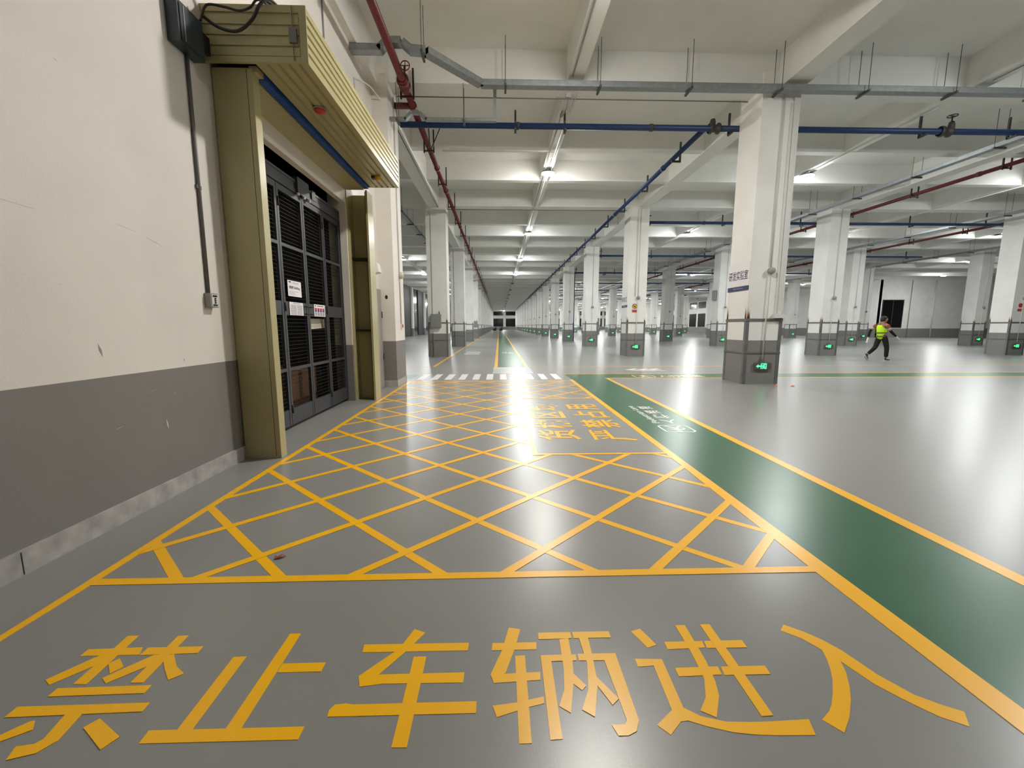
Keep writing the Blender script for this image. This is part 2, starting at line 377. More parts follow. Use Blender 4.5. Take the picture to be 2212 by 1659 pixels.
# big yellow lettering on the floor, stroke by stroke (metres: x, y)
BIG = [('farthest left in the row', [[(-1.712, 1.609), (-1.715, 1.645), (-1.497, 1.65), (-1.478, 1.609)], [(-1.616, 1.719), (-1.57, 1.72), (-1.556, 1.467), (-1.606, 1.469)], [(-1.638, 1.608), (-1.582, 1.612), (-1.582, 1.582), (-1.691, 1.468), (-1.73, 1.492)], [(-1.561, 1.564), (-1.541, 1.592), (-1.488, 1.548), (-1.511, 1.514)], [(-1.474, 1.606), (-1.473, 1.647), (-1.247, 1.647), (-1.245, 1.61)], [(-1.398, 1.712), (-1.354, 1.714), (-1.348, 1.468), (-1.396, 1.468)], [(-1.416, 1.605), (-1.37, 1.606), (-1.363, 1.575), (-1.485, 1.468), (-1.521, 1.493)], [(-1.373, 1.593), (-1.339, 1.609), (-1.28, 1.543), (-1.224, 1.506), (-1.262, 1.476), (-1.313, 1.527)], [(-1.644, 1.416), (-1.644, 1.451), (-1.305, 1.455), (-1.306, 1.42)], [(-1.705, 1.335), (-1.706, 1.376), (-1.252, 1.379), (-1.251, 1.344)], [(-1.508, 1.344), (-1.452, 1.347), (-1.437, 1.245), (-1.463, 1.205), (-1.533, 1.185), (-1.551, 1.229), (-1.501, 1.236), (-1.489, 1.252)], [(-1.648, 1.267), (-1.6, 1.317), (-1.587, 1.32), (-1.559, 1.286), (-1.623, 1.245)], [(-1.397, 1.288), (-1.373, 1.321), (-1.247, 1.252), (-1.271, 1.21)]]), ('second from the left in the row', [[(-1.085, 1.585), (-1.033, 1.586), (-1.028, 1.264), (-1.078, 1.263)], [(-0.919, 1.71), (-0.872, 1.711), (-0.868, 1.265), (-0.919, 1.264)], [(-0.867, 1.544), (-0.698, 1.544), (-0.699, 1.5), (-0.867, 1.5)], [(-1.17, 1.272), (-0.659, 1.27), (-0.66, 1.225), (-1.166, 1.227)]]), ('third from the left in the row', [[(-0.381, 1.723), (-0.329, 1.699), (-0.367, 1.633), (-0.393, 1.589), (-0.471, 1.477), (-0.525, 1.451), (-0.546, 1.472), (-0.436, 1.594), (-0.413, 1.634)], [(-0.575, 1.636), (-0.134, 1.633), (-0.136, 1.59), (-0.569, 1.593)], [(-0.546, 1.474), (-0.455, 1.478), (-0.141, 1.478), (-0.142, 1.431), (-0.444, 1.435), (-0.526, 1.424)], [(-0.353, 1.563), (-0.302, 1.563), (-0.301, 1.188), (-0.35, 1.189)], [(-0.597, 1.304), (-0.601, 1.33), (-0.589, 1.351), (-0.551, 1.354), (-0.524, 1.349), (-0.087, 1.349), (-0.087, 1.302)]]), ('fourth from the left in the row', [[(0.037, 1.719), (0.088, 1.707), (0.058, 1.591), (0.019, 1.471), (-0.02, 1.449), (-0.04, 1.463), (0.006, 1.588)], [(-0.034, 1.628), (0.152, 1.627), (0.148, 1.587), (-0.037, 1.587)], [(-0.04, 1.465), (0.153, 1.471), (0.15, 1.434), (-0.026, 1.425)], [(0.059, 1.555), (0.099, 1.556), (0.099, 1.189), (0.058, 1.189)], [(-0.03, 1.329), (0.054, 1.339), (0.156, 1.361), (0.154, 1.333), (0.089, 1.317), (-0.014, 1.284)], [(0.164, 1.682), (0.305, 1.682), (0.306, 1.645), (0.163, 1.643)], [(0.314, 1.682), (0.476, 1.682), (0.475, 1.644), (0.314, 1.645)], [(0.163, 1.554), (0.203, 1.555), (0.2, 1.2), (0.16, 1.198)], [(0.163, 1.554), (0.307, 1.555), (0.304, 1.523), (0.164, 1.522)], [(0.315, 1.557), (0.471, 1.556), (0.453, 1.52), (0.314, 1.522)], [(0.415, 1.537), (0.47, 1.556), (0.47, 1.258), (0.45, 1.219), (0.419, 1.205), (0.385, 1.205), (0.373, 1.244), (0.418, 1.245), (0.429, 1.26)], [(0.251, 1.64), (0.291, 1.644), (0.288, 1.525), (0.278, 1.433), (0.243, 1.292), (0.206, 1.32), (0.235, 1.389), (0.247, 1.49)], [(0.275, 1.468), (0.319, 1.402), (0.3, 1.382), (0.272, 1.413)], [(0.337, 1.644), (0.376, 1.647), (0.374, 1.553), (0.364, 1.411), (0.323, 1.275), (0.284, 1.303), (0.324, 1.386), (0.344, 1.509)], [(0.356, 1.458), (0.425, 1.343), (0.396, 1.318), (0.362, 1.398)]]), ('second from the right in the row', [[(0.572, 1.678), (0.618, 1.694), (0.639, 1.644), (0.656, 1.596), (0.613, 1.582), (0.597, 1.624)], [(0.541, 1.525), (0.65, 1.52), (0.642, 1.299), (0.598, 1.287), (0.605, 1.488), (0.541, 1.484)], [(0.525, 1.239), (0.603, 1.297), (0.645, 1.299), (0.688, 1.267), (0.764, 1.244), (0.848, 1.24), (0.911, 1.24), (1.051, 1.244), (1.033, 1.188), (0.909, 1.191), (0.834, 1.196), (0.767, 1.206), (0.689, 1.23), (0.637, 1.252), (0.611, 1.249), (0.558, 1.203)], [(0.695, 1.612), (0.859, 1.612), (0.853, 1.575), (0.694, 1.57)], [(0.866, 1.612), (1.031, 1.612), (1.029, 1.57), (0.86, 1.572)], [(0.683, 1.474), (0.856, 1.476), (0.852, 1.437), (0.683, 1.433)], [(0.867, 1.475), (1.044, 1.474), (1.04, 1.433), (0.86, 1.434)], [(0.782, 1.709), (0.827, 1.71), (0.825, 1.611), (0.823, 1.504), (0.811, 1.409), (0.793, 1.346), (0.74, 1.26), (0.696, 1.287), (0.741, 1.34), (0.774, 1.418), (0.779, 1.474), (0.784, 1.572)], [(0.896, 1.711), (0.94, 1.712), (0.939, 1.261), (0.897, 1.26)]]), ('farthest right in the row', [[(1.272, 1.7), (1.336, 1.649), (1.378, 1.6), (1.411, 1.543), (1.451, 1.418), (1.504, 1.328), (1.56, 1.285), (1.612, 1.255), (1.57, 1.201), (1.509, 1.238), (1.476, 1.274), (1.44, 1.319), (1.4, 1.378), (1.358, 1.497), (1.328, 1.555), (1.293, 1.613), (1.234, 1.663)], [(1.336, 1.56), (1.365, 1.496), (1.339, 1.434), (1.299, 1.369), (1.26, 1.317), (1.197, 1.248), (1.133, 1.193), (1.095, 1.241), (1.142, 1.27), (1.173, 1.297), (1.218, 1.348), (1.261, 1.403), (1.287, 1.445), (1.314, 1.498)]])]
for nm, strokes in BIG:
    b = MB()
    for i_, st in enumerate(strokes): b.poly([tuple(p) for p in st], 0, zY - .0012 + .0001 * i_)
    struct(b, 'floor_lettering', 'yellow', 'big yellow painted character ' + nm, floor)
md = MB()
for ch, y0, y1 in (('货', 4.82, 5.31), ('梯', 5.39, 5.90), ('区', 6.01, 6.49), ('域', 6.58, 7.10)):
    put_text(md, ch, (.975, y0, zY), (0, 1, 0), (-1, 0, 0), y1 - y0, .51, .016)
struct(md, 'lift_area_lettering', 'yellow', 'upper line of the sideways yellow lettering in the field', floor)
md = MB()
for i_, st in enumerate([[(1.137, 5.286), (1.178, 5.3), (1.168, 4.818), (1.123, 4.804)], [(1.322, 5.28), (1.369, 5.3), (1.376, 4.864), (1.329, 4.834)], [(1.165, 5.143), (1.339, 5.149), (1.338, 5.103), (1.163, 5.091)], [(1.172, 5.02), (1.337, 5.014), (1.336, 4.967), (1.171, 4.967)], [(1.203, 5.222), (1.31, 5.228), (1.293, 5.174), (1.199, 5.172)], [(1.207, 4.864), (1.3, 4.925), (1.315, 4.887), (1.213, 4.832)], [(1.339, 4.897), (1.384, 4.895), (1.519, 4.872), (1.633, 4.813), (1.604, 4.763), (1.494, 4.813), (1.374, 4.832), (1.334, 4.839)]]): md.poly([tuple(p) for p in st], 0, zY + .0001 * i_)
for ch, y0, y1 in (('禁', 5.40, 5.90), ('占', 6.03, 6.49), ('用', 6.61, 7.07)):
    put_text(md, ch, (1.625, y0, zY), (0, 1, 0), (-1, 0, 0), y1 - y0, .505, .016)
struct(md, 'no_parking_lettering', 'yellow', 'lower line of the sideways yellow lettering in the field', floor)
# white pictogram and lettering on the green walkway
pg = MB()
def ring(mb, x0, x1, y0, y1, t, r, z):
    def rr(a0, a1, b0, b1, r):
        p = []
        for cx, cy, s in ((a1 - r, b1 - r, 0), (a0 + r, b1 - r, 1), (a0 + r, b0 + r, 2), (a1 - r, b0 + r, 3)):
            for i in range(7): t_ = (s + i / 6) * PI / 2; p.append((cx + r * math.cos(t_), cy + r * math.sin(t_)))
        return p
    o, i_ = rr(x0, x1, y0, y1, r), rr(x0 + t, x1 - t, y0 + t, y1 - t, r - t)
    for k in range(len(o)):
        j = (k + 1) % len(o); mb.poly([o[k], o[j], i_[j], i_[k]], 0, z)
def man(mb, f, z, to3=None):
    """walking figure; f maps figure coordinates (x right, y up, height 1) to the plane"""
    def P(l): mb.poly([f(*p) for p in l], 0, z, to3)
    P([(.03 + .085 * math.cos(t * PI / 6), .90 + .085 * math.sin(t * PI / 6)) for t in range(12)])
    P([(-.08, .78), (.09, .78), (.08, .46), (-.06, .46)])
    P([(-.06, .78), (.0, .74), (-.16, .58), (-.22, .44), (-.28, .46), (-.20, .64)])
    P([(.05, .78), (.10, .72), (.20, .60), (.32, .56), (.30, .50), (.16, .54), (.05, .66)])
    P([(-.06, .48), (.03, .48), (-.02, .30), (-.20, .04), (-.29, .07), (-.12, .30)])
    P([(.0, .48), (.08, .48), (.14, .28), (.30, .04), (.22, .0), (.05, .25)])
ring(pg, 2.105, 2.510, 5.130, 5.515, .024, .08, .003)
man(pg, lambda x, y: (2.31 - x * .42, 5.485 - y * .33), .003)
struct(pg, 'pedestrian_symbol_marking', 'whitep', 'white pedestrian pictogram in a rounded frame on green', floor)
pt = MB()
for ch, y0, y1 in (('人', 5.625, 5.86), ('行', 5.95, 6.20), ('通', 6.285, 6.51), ('道', 6.62, 6.845)):
    put_text(pt, ch, (2.50, y1, .003), (-1, 0, 0), (0, -1, 0), .235, y1 - y0, .014)
put_text(pt, 'Pedestrian Lane', (2.215, 5.645, .003), (0, 1, 0), (-1, 0, 0), 1.24, .10, .018)
struct(pt, 'pedestrian_lettering', 'whitep', 'white lettering behind the pedestrian pictogram on green', floor)
ct = MB(); ring(ct, 3.56, 4.12, 10.82, 11.32, .03, .1, .003)
man(ct, lambda x, y: (3.84 + x * .5, 10.86 + y * .42), .003)
put_text(ct, '人行通道', (4.22, 10.86, .003), (1, 0, 0), (0, 1, 0), 1.2, .42, .014)
struct(ct, 'branch_walkway_lettering', 'whitep', 'white pictogram and lettering on the green branch', floor)

# ------------------------------------------------------------------ shell
GY0, GY1, GZ = 4.80, 7.58, 3.395          # lift opening in the near left wall
w = MB(); T = .30
w.box(XW - T, XW, -9, GY0, 0, 7.2); w.box(XW - T, XW, GY1, 10.30, 0, 7.2); w.box(XW - .09, XW, GY0, GY1, GZ, 7.2); w.box(XW - T, XW - .09, GY0, GY1, 4.3, 7.2)
wl = struct(w, 'wall_left', 'wall', 'white wall with grey dado beside the lift gate')
w = MB(); w.box(XL, XW - T, 10.0, 10.30, 0, 7.2); struct(w, 'wall_left_return', 'wall', 'white wall behind the lift shaft')
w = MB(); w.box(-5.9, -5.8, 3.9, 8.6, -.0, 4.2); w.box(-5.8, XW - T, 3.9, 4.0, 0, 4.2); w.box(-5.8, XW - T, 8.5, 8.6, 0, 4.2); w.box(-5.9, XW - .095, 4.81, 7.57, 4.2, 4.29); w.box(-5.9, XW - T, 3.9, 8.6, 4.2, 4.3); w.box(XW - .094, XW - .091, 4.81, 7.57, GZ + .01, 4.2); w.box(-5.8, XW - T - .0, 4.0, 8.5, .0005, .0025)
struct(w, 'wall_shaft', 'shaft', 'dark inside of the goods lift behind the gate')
b = MB()
b.box(XW, XW + .022, -9, 4.235, 0, .135)
bb = struct(b, 'baseboard_left', 'skirt', 'grey marbled skirting along the near left wall')
g_ = MB()
for y in (2.20, .6): g_.box(XW + .0215, XW + .0228, y - .003, y + .003, .005, .13)
part(g_, 'joint', 'black', bb)
sc_ = MB()
def scuff(y, z, dy, dz, w_):
    sc_.poly([(y, z), (y + dy * .5 - w_, z + dz * .5), (y + dy, z + dz), (y + dy * .5 + w_, z + dz * .5)], 0, .0012, lambda u, v, d: (XW + d, u, v))
for a in ((2.82, 1.22, .02, -.085, .010), (3.55, 1.07, .006, -.025, .003), (3.06, 2.02, .16, -.02, .004), (3.3, 1.98, .15, -.04, .003), (2.78, 2.88, .02, -.005, .004), (2.2, 2.0, .35, -.02, .003), (2.6, 1.62, .03, .0, .003), (2.62, 1.58, .03, -.004, .003)): scuff(*a)
part(sc_, 'scuff_mark', 'plastd', wl, 'dark scuff marks')
sc_ = MB()
for a in ((2.86, .64, .07, .012, .006), (3.30, .62, .012, -.085, .006), (3.39, .80, .045, .008, .003), (3.15, .845, .12, .02, .002)): scuff(*a)
part(sc_, 'pale_scratch', 'plast', wl, 'pale scratches on the dado')
w = MB(); w.box(-12.2, 62.3, -9.3, -9, 0, 7.2); struct(w, 'wall_back', 'pillar', 'white wall behind the viewer')
w = MB(); w.box(62, 62.3, -9, 46.7, 0, 7.2); struct(w, 'wall_right', 'pillar', 'white outer wall far to the right')

def window(n, org, u, nrm, w_, h_, label, cols=2, parent=None):
    """dark glazed window: frame, panes; org lower-left corner on the wall face, u along the wall, nrm into the hall"""
    org, u, nrm = Vector(org), Vector(u), Vector(nrm); up = Vector((0, 0, 1))
    f = MB(); t = .06
    def bar(a, b, c, d):
        p = [org + u * x + up * z + nrm * e for e in (0, .05) for x, z in ((a, c), (b, c), (b, d), (a, d))]
        f.add(p, [(3, 2, 1, 0), (4, 5, 6, 7), (0, 1, 5, 4), (1, 2, 6, 5), (2, 3, 7, 6), (3, 0, 4, 7)])
    bar(0, w_, 0, t); bar(0, w_, h_ - t, h_); bar(0, t, t, h_ - t); bar(w_ - t, w_, t, h_ - t)
    for k in range(1, cols): x = w_ * k / cols; bar(x - .03, x + .03, t, h_ - t)
    o = f.build('window_%d' % n, 'frame'); tag(o, label, None, None, 'structure')
    g = MB(); p = [org + u * x + up * z + nrm * .02 for x, z in ((t, t), (w_ - t, t), (w_ - t, h_ - t), (t, h_ - t))]
    g.add(p, [(0, 1, 2, 3)]); g.build('pane', 'glass', o)
    return o
# end wall
w = MB(); w.box(-12.2, XR + .3, YE, YE + .3, 0, 7.2); struct(w, 'wall_end', 'pillar', 'white end wall with dark windows at the far end of the aisle')
nwin = 0
for x0, x1, s in [(-1.97 + 8.7 * j + 4.32 * i, 1.47 + 8.7 * j + 4.24 * i, ORD[j * 2 + i] if j * 2 + i else 'first') for j in range(5) for i in (0, 1)]:
    for z0, z1, t in ((4.9, 6.25, 'upper'), (1.05, 3.85, 'lower')):
        nwin += 1; window(nwin, (x0, YE, z0), (1, 0, 0), (0, -1, 0), x1 - x0, z1 - z0, f'{t} dark window in the {s} column on the far end wall', 2)
# right side: wall with windows beyond the bay, and the wall facing the camera at the corner
w = MB(); w.box(XR, XR + .3, 46.7, YE, 0, 7.2); struct(w, 'wall_side', 'pillar', 'white side wall with tall dark windows on the far right')
w = MB(); w.box(XR - .85, 62.3, 46.7, 47.0, 0, 7.2); struct(w, 'wall_corner', 'pillar', 'bright white wall behind the walking person')
for k in range(4, 7):
    y0 = 50.0 + DY * (k - 1)
    for j in (0, 1):
        for z0, z1, t in ((4.9, 6.25, 'upper'), (1.05, 3.85, 'lower')):
            nwin += 1; window(nwin, (XR, y0 + j * 4.1 + 3.6, z0), (0, -1, 0), (-1, 0, 0), 3.3, z1 - z0, f'{t} dark side-wall window, {("near", "far")[j]} half of its {ORD[k - 1]} bay', 2)
    p = MB(); p.box(XR - .25, XR, y0 - .75, y0 - .15, 0, ZB)
    struct(p, 'pillar_side_wall', 'pillar', f'{ORD[k - 1]} flat pilaster on the far side wall')
nwin += 1; window(nwin, (42.75, 46.7, 1.08), (1, 0, 0), (0, -1, 0), 2.45, 3.1, 'dark square window behind the walking person', 2)
pp = MB(); pp.tube([(48.6, 46.62, 0), (48.6, 46.62, 6.3)], .07, 10); tag(pp.build('drain_pipe', 'wcond'), 'white drain pipe down the bright wall behind the person', 'pipe')
pp = MB(); pp.tube([(45.9, 46.64, 0), (45.9, 46.64, 6.3)], .035, 8); tag(pp.build('drain_pipe', 'plastd'), 'thin grey pipe on the bright wall next to the dark window', 'pipe')
# left far side: tall dark glazing between charcoal piers
w = MB(); w.box(XL - .3, XL, 10.0, YE, 0, 7.2); struct(w, 'wall_left_far', 'pillar', 'far left outer wall behind the left pillar row')
for k in range(0, 9):
    y = 21.0 + k * DY
    p = MB(); p.box(XL, XL + .12, y + 4.2, y + 8.3, .05, 6.35); struct(p, 'trim_%d' % (k + 1), 'pier', f'{ORD[k]} charcoal panel on the far left wall')
    nwin += 1; window(nwin, (XL, y + 4.2, .05), (0, -1, 0), (1, 0, 0), 4.2, 6.3, f'{ORD[k]} tall black opening in the far left wall', 1)
    p = MB(); p.box(XL, XL + .35, y + 8.3, y + 8.85, 0, ZB); struct(p, 'pillar_left_wall', 'pillar', f'{ORD[k]} white pilaster on the far left wall')

# ceiling slab and beams
c = MB(); c.box(-12.2, 62.5, -9.3, YE + .3, ZS, ZS + .25); struct(c, 'ceiling', 'ceil', 'white concrete ceiling slab over the hall')
def beam(x0, x1, y0, y1, label, z=ZB):  # each family of beams a few millimetres off the others
    m_ = MB(); m_.box(x0, x1, y0, y1, z, ZS); struct(m_, 'ceiling_beam', 'beam', label)
yb0, yb1 = -9, YE
beam(-2.93, -2.46, -9, YE, 'long ceiling beam over the left pillar row', 6.22)
beam(5.92, 6.40, -9, YE, 'long ceiling beam over the first right pillar row', ZB - .008)
beam(14.62, 15.10, -9, YE, 'long ceiling beam over the second right pillar row', ZB - .008)
beam(23.3, 23.8, -9, YE, 'long ceiling beam over the third right pillar row', ZB - .008)
beam(32.0, 32.5, -9, YE, 'long ceiling beam over the fourth right pillar row', ZB - .008)
for x, n_ in ((1.43, 'green walkway aisle'), (10.0, 'second aisle'), (18.7, 'third aisle'), (27.4, 'fourth aisle'), (36.2, 'fifth aisle'), (-7.25, 'far left aisle')):
    beam(x, x + .32, 10.3 if x < -5 else -9, YE, 'slender long ceiling beam over the ' + n_, ZB + .012)
for k in range(-2, NBAY):
    y = Y1 + .06 + k * DY
    beam(-11.6 if k >= 1 else -2.5, 62 if k < 4 else XR, y, y + .46, f'{ORD[k + 2]} deep cross beam on the pillar line from the front')
    for j, o_ in ((0, 3.2), (1, 5.85)):
        if y + o_ < YE - 1: beam(-11.6 if k >= 0 else -2.5, 62 if k < 4 else XR, y + o_, y + o_ + .26, f'{("first", "second")[j]} slender cross beam in the {ORD[k + 2]} ceiling bay', ZB + .006)

# ------------------------------------------------------------------ pillars and what is fixed to them
def near(k): return k <= 3
pillars = {}
post_me = {}
def guards(root, x0, x1, y0, y1, full):
    t, wd, H = .008, .075, 1.49
    def angle(cx, cy, sx, sy):
        b = MB(); b.box(*sorted((cx - sx * t, cx + sx * (wd - t))), *sorted((cy - sy * t, cy)), 0.002, H); b.box(*sorted((cx - sx * t, cx)), *sorted((cy, cy + sy * (wd - t))), 0.002, H); return b
    if full:
        for cx, sx in ((x0, 1), (x1, -1)):
            for cy, sy in ((y0, 1), (y1, -1)): part(angle(cx, cy, sx, sy), 'corner_guard', 'steel', root)
        for z, h in ((1.43, .06), (.70, .035)):
            b = MB(); e = .014
            b.box(x0 - e, x1 + e, y0 - e, y0 - .001, z, z + h); b.box(x0 - e, x1 + e, y1 + .001, y1 + e, z, z + h)
            b.box(x0 - e, x0 - .001, y0, y1, z, z + h); b.box(x1 + .001, x1 + e, y0, y1, z, z + h)
            part(b, 'guard_rail', 'steel', root)
    else:
        b = MB()
        for cx, sx in ((x0, 1), (x1, -1)):
            for cy, sy in ((y0, 1), (y1, -1)): a = angle(cx, cy, sx, sy); b.add(a.v, a.f)
        e = .014
        for z, h in ((1.43, .06), (.70, .035)):
            b.box(x0 - e, x1 + e, y0 - e, y0 - .001, z, z + h); b.box(x0 - e, x0 - .001, y0, y1, z, z + h); b.box(x1 + .001, x1 + e, y0, y1, z, z + h)
        part(b, 'guard_frame', 'steel', root)

def rusty(root, pts):
    b = MB()
    for x, y, ax, h in pts:
        for q in range(3):
            dx = (q - 1) * .018; hh = h * (1, .6, .75)[q]
            p2 = [(-.016 + dx, 1.49), (.016 + dx, 1.49), (.004 + dx, 1.49 + hh * .6), (dx, 1.49 + hh)]
            b.poly(p2, 0, .0015, (lambda u, v, d, x=x, y=y: (x + u, y - d, v)) if ax == 'y' else ((lambda u, v, d, x=x, y=y: (x - d, y - u, v)) if ax == '-x' else (lambda u, v, d, x=x, y=y: (x + d, y + u, v))))
    part(b, 'rust_stain', 'rust', root, 'brown rust streaks above the guard')

exit_src = lamp_src = None
def exit_sign(x, y, z, label):
    global exit_src
    if exit_src is None:
        root = thing('exit_sign', label, 'sign', (x, y, z), 'green exit signs on the pillars')
        b = MB(); b.box(-.19, .19, -.035, 0, -.075, .075); b.build('case', 'exitbox', root)
        b = MB(); b.box(-.06, .03, -.045, -.002, .075, .15); b.build('cable_gland', 'conduit', root)
        g = MB(); F = lambda u, v, d: (u, -.035 - d, v)
        g.poly([(-.155, 0), (-.105, .038), (-.105, .014), (-.055, .014), (-.055, -.014), (-.105, -.014), (-.105, -.038)], 0, .0015, F)
        g.poly([(-.045, -.062), (-.028, -.062), (-.028, .048), (.068, .048), (.068, -.062), (.085, -.062), (.085, .064), (-.045, .064)], 0, .0015, F)
        g.poly([(-.01, -.06), (.0, -.012), (.01, -.005), (-.018, .004), (-.022, -.02), (-.03, -.016), (-.026, .016), (.01, .022), (.026, .044), (.05, .040), (.05, .024), (.036, .016), (.04, -.005), (.062, -.014), (.06, -.024), (.03, -.018), (.026, -.03), (.05, -.045), (.06, -.062), (.045, -.062), (.01, -.034), (.004, -.06)], 0, .0015, F)
        g.build('pictogram', 'exitgreen', root)
        exit_src = root; return root
    return dup(exit_src, (x, y, z), label)

def dup(root, loc, label=None):
    r = root.copy(); COL.objects.link(r); r.location = loc
    if label: r['label'] = label
    for ch in root.children:
        c_ = ch.copy(); COL.objects.link(c_); c_.parent = r
        for g in ch.children:
            d = g.copy(); COL.objects.link(d); d.parent = c_
    return r

dome_src = None
def dome(x, y, z, label):
    global dome_src
    if dome_src is None:
        root = thing('dome_fixture', label, 'wall fixture', (x, y, z), 'small round fixtures on the pillars')
        b = MB(); b.lathe([(0, -.12), (.035, -.118), (.065, -.09), (.075, -.05), (.075, 0), (0, 0)], (0, 0, 0), 16, 'y'); b.build('housing', 'plastd', root)
        b = MB(); b.lathe([(0, -.005), (.095, -.005), (.095, 0), (0, 0)], (0, 0, -.0), 16, 'y'); b.build('base_ring', 'plast', root)
        dome_src = root; return root
    return dup(dome_src, (x, y, z), label)

def pillar(row, k):
    yf = Y1 + k * DY; nm = f'{ORD[k]} pillar of the {ROWNAME[row]}'
    if row == 'A':
        x0, x1 = (-3.07, -2.215)
        if k == 0:
            x0, x1, yf = -2.64, -2.268, 9.42
            b = MB(); b.box(x0, x1, yf, 10.33, 0, 6.6)
            r = b.build('pillar', 'wall'); tag(r, 'white half pillar with grey foot between the gate and the crossing', None, None, 'structure'); pillars[row, k] = r
            return
        b = MB(); b.box(x0 + .22, x1, yf, yf + PD, 0, 6.6); b.box(x0, x0 + .22, yf + .05, yf + PD, 0, 6.6)
    else:
        x0, x1 = ROWX[row]
        b = MB(); b.box(x0, x1, yf, yf + PD, 0, 6.6)
    r = b.build('pillar', 'pillar'); tag(r, f'white square pillar with grey foot, {nm}', None, None, 'structure')
    pillars[row, k] = r
    guards(r, x0, x1, yf, yf + PD, k <= 3)
    if k <= 3:
        e = .0015
        if row == 'A': rusty(r, [(x0 + .26, yf - e, 'y', .16), (x1 - .04, yf - e, 'y', .2), (x1 + e, yf + .05, '+x', .16)])
        else: rusty(r, [(x0 + .04, yf - e, 'y', .26), (x1 - .03, yf - e, 'y', .2), (x0 - e, yf + .04, '-x', .28), (x0 - e, yf + PD - .04, '-x', .3)])
    return x0, x1, yf

SHOW = {(r, k) for r in 'BCDE' for k in range(12)}
for row in 'ABCDE':
    for k in range(NBAY):
        if row != 'A' and row != 'B' and k == 0 and row != 'C': continue
        if row == 'E' and k > 9: continue
        q = pillar(row, k)
        if q is None or row == 'A': continue
        x0, x1, yf = q
        nm = f'{ORD[k]} pillar of the {ROWNAME[row]}'
        if k > 11: continue
        xc = x0 + .43
        if (row, k) in SHOW:
            exit_sign(xc, yf - .016, .415, f'lit green exit sign low on the {nm}')
            dome(xc + .03, yf - .001, 2.54, f'small grey round fixture high on the {nm}')
            b = MB(); b.tube([(xc - .01, yf - .030, .50), (xc + .0, yf - .030, 2.46), ], .013, 8); b.tube([(xc + .02, yf - .018, 2.62), (xc + .03, yf - .018, 6.29)], .013, 8)
            tag(b.build('conduit', 'wcond'), f'white conduit down the front of the {nm}', 'conduit', 'white conduits on the pillars')

# first right pillar: extra trunking, office sign, marks
b = MB(); b.box(6.26, 6.36, Y1 - .022, Y1 - .001, 1.52, 6.1); b.box(6.20, 6.255, Y1 - .012, Y1 - .001, 1.52, 6.0)
tag(b.build('trunking', 'wcond'), 'wide white trunking up the corner of the nearest right pillar', 'trunking')
b = MB(); b.box(6.17, 6.40, Y1 - .10, Y1 - .016, 1.50, 1.60); tag(b.build('junction_box', 'plast'), 'white box on top of the guard of the nearest right pillar', 'box')
def office_sign(x, y0, y1, label, txt):
    r = thing('wall_sign', label, 'sign', (x, y0, 2.13))
    b = MB(); b.box(x - .012, x - .002, y0, y1, 2.23, 2.75); part(b, 'board', 'signw', r)
    b = MB(); b.box(x - .012, x - .002, y0, y1, 2.13, 2.228); part(b, 'blue_band', 'navy', r)
    b = MB(); put_text(b, txt[0], (x - .0125, y1 - .03, 2.37), (0, -1, 0), (0, 0, 1), (y1 - y0) - .08, .215, .012, .001); part(b, 'lettering', 'navy', r)
    b = MB(); put_text(b, txt[1], (x - .0125, y1 - .25, 2.165), (0, -1, 0), (0, 0, 1), (y1 - y0) * .46, .032, .0, .001); part(b, 'small_lettering', 'signw', r)
office_sign(5.58, Y1 - .0, Y1 + .86, 'white room sign with dark blue lettering on the nearest right pillar', ('研发实验室', 'R&D Laboratory'))
office_sign(5.58, Y1 + DY - .0, Y1 + DY + .8, 'white room sign with blue band on the second pillar of the first right row', ('研发区', 'R&D Area'))
r = thing('warning_sign', 'yellow and red warning sign on the second pillar of the first right row', 'sign', (5.92, Y1 + DY, 2.0))
yq = Y1 + DY
b = MB(); b.box(5.78, 6.03, yq - .008, yq - .002, 1.90, 2.30); part(b, 'board', 'signw', r)
b = MB(); b.poly([(5.905 + .10 * math.cos(t * PI / 10), 2.17 + .10 * math.sin(t * PI / 10)) for t in range(20)], 0, .0015, lambda u, v, d: (u, yq - .008 - d, v)); part(b, 'yellow_disc', 'signyel', r)
b = MB()
b.torus((5.905, yq - .0105, 2.17), .10, .010, 'y', 24, 6); b.bar((5.845, yq - .011, 2.23), (5.965, yq - .011, 2.11), .02, .003, (0, 1, 0)); b.bar((5.87, yq - .0105, 2.15), (5.94, yq - .0105, 2.15), .04, .003, (0, 1, 0)); part(b, 'symbol', 'ink', r)
b = MB(); b.box(5.79, 6.02, yq - .0095, yq - .008, 1.91, 2.02); part(b, 'red_band', 'signred', r)
r = thing('warning_sign', 'orange-red warning sign on the second pillar of the third right row', 'sign', (23.4, yq, 2.0))
b = MB(); b.box(23.20, 23.46, yq - .008, yq - .002, 1.95, 2.35); part(b, 'board', 'signw', r)
b = MB(); b.poly([(23.33 + .10 * math.cos(t * PI / 10), 2.22 + .10 * math.sin(t * PI / 10)) for t in range(20)], 0, .0015, lambda u, v, d: (u, yq - .008 - d, v)); part(b, 'red_disc', 'signred', r)
b = MB(); b.box(23.21, 23.45, yq - .0095, yq - .008, 1.96, 2.07); part(b, 'red_band', 'signred', r)

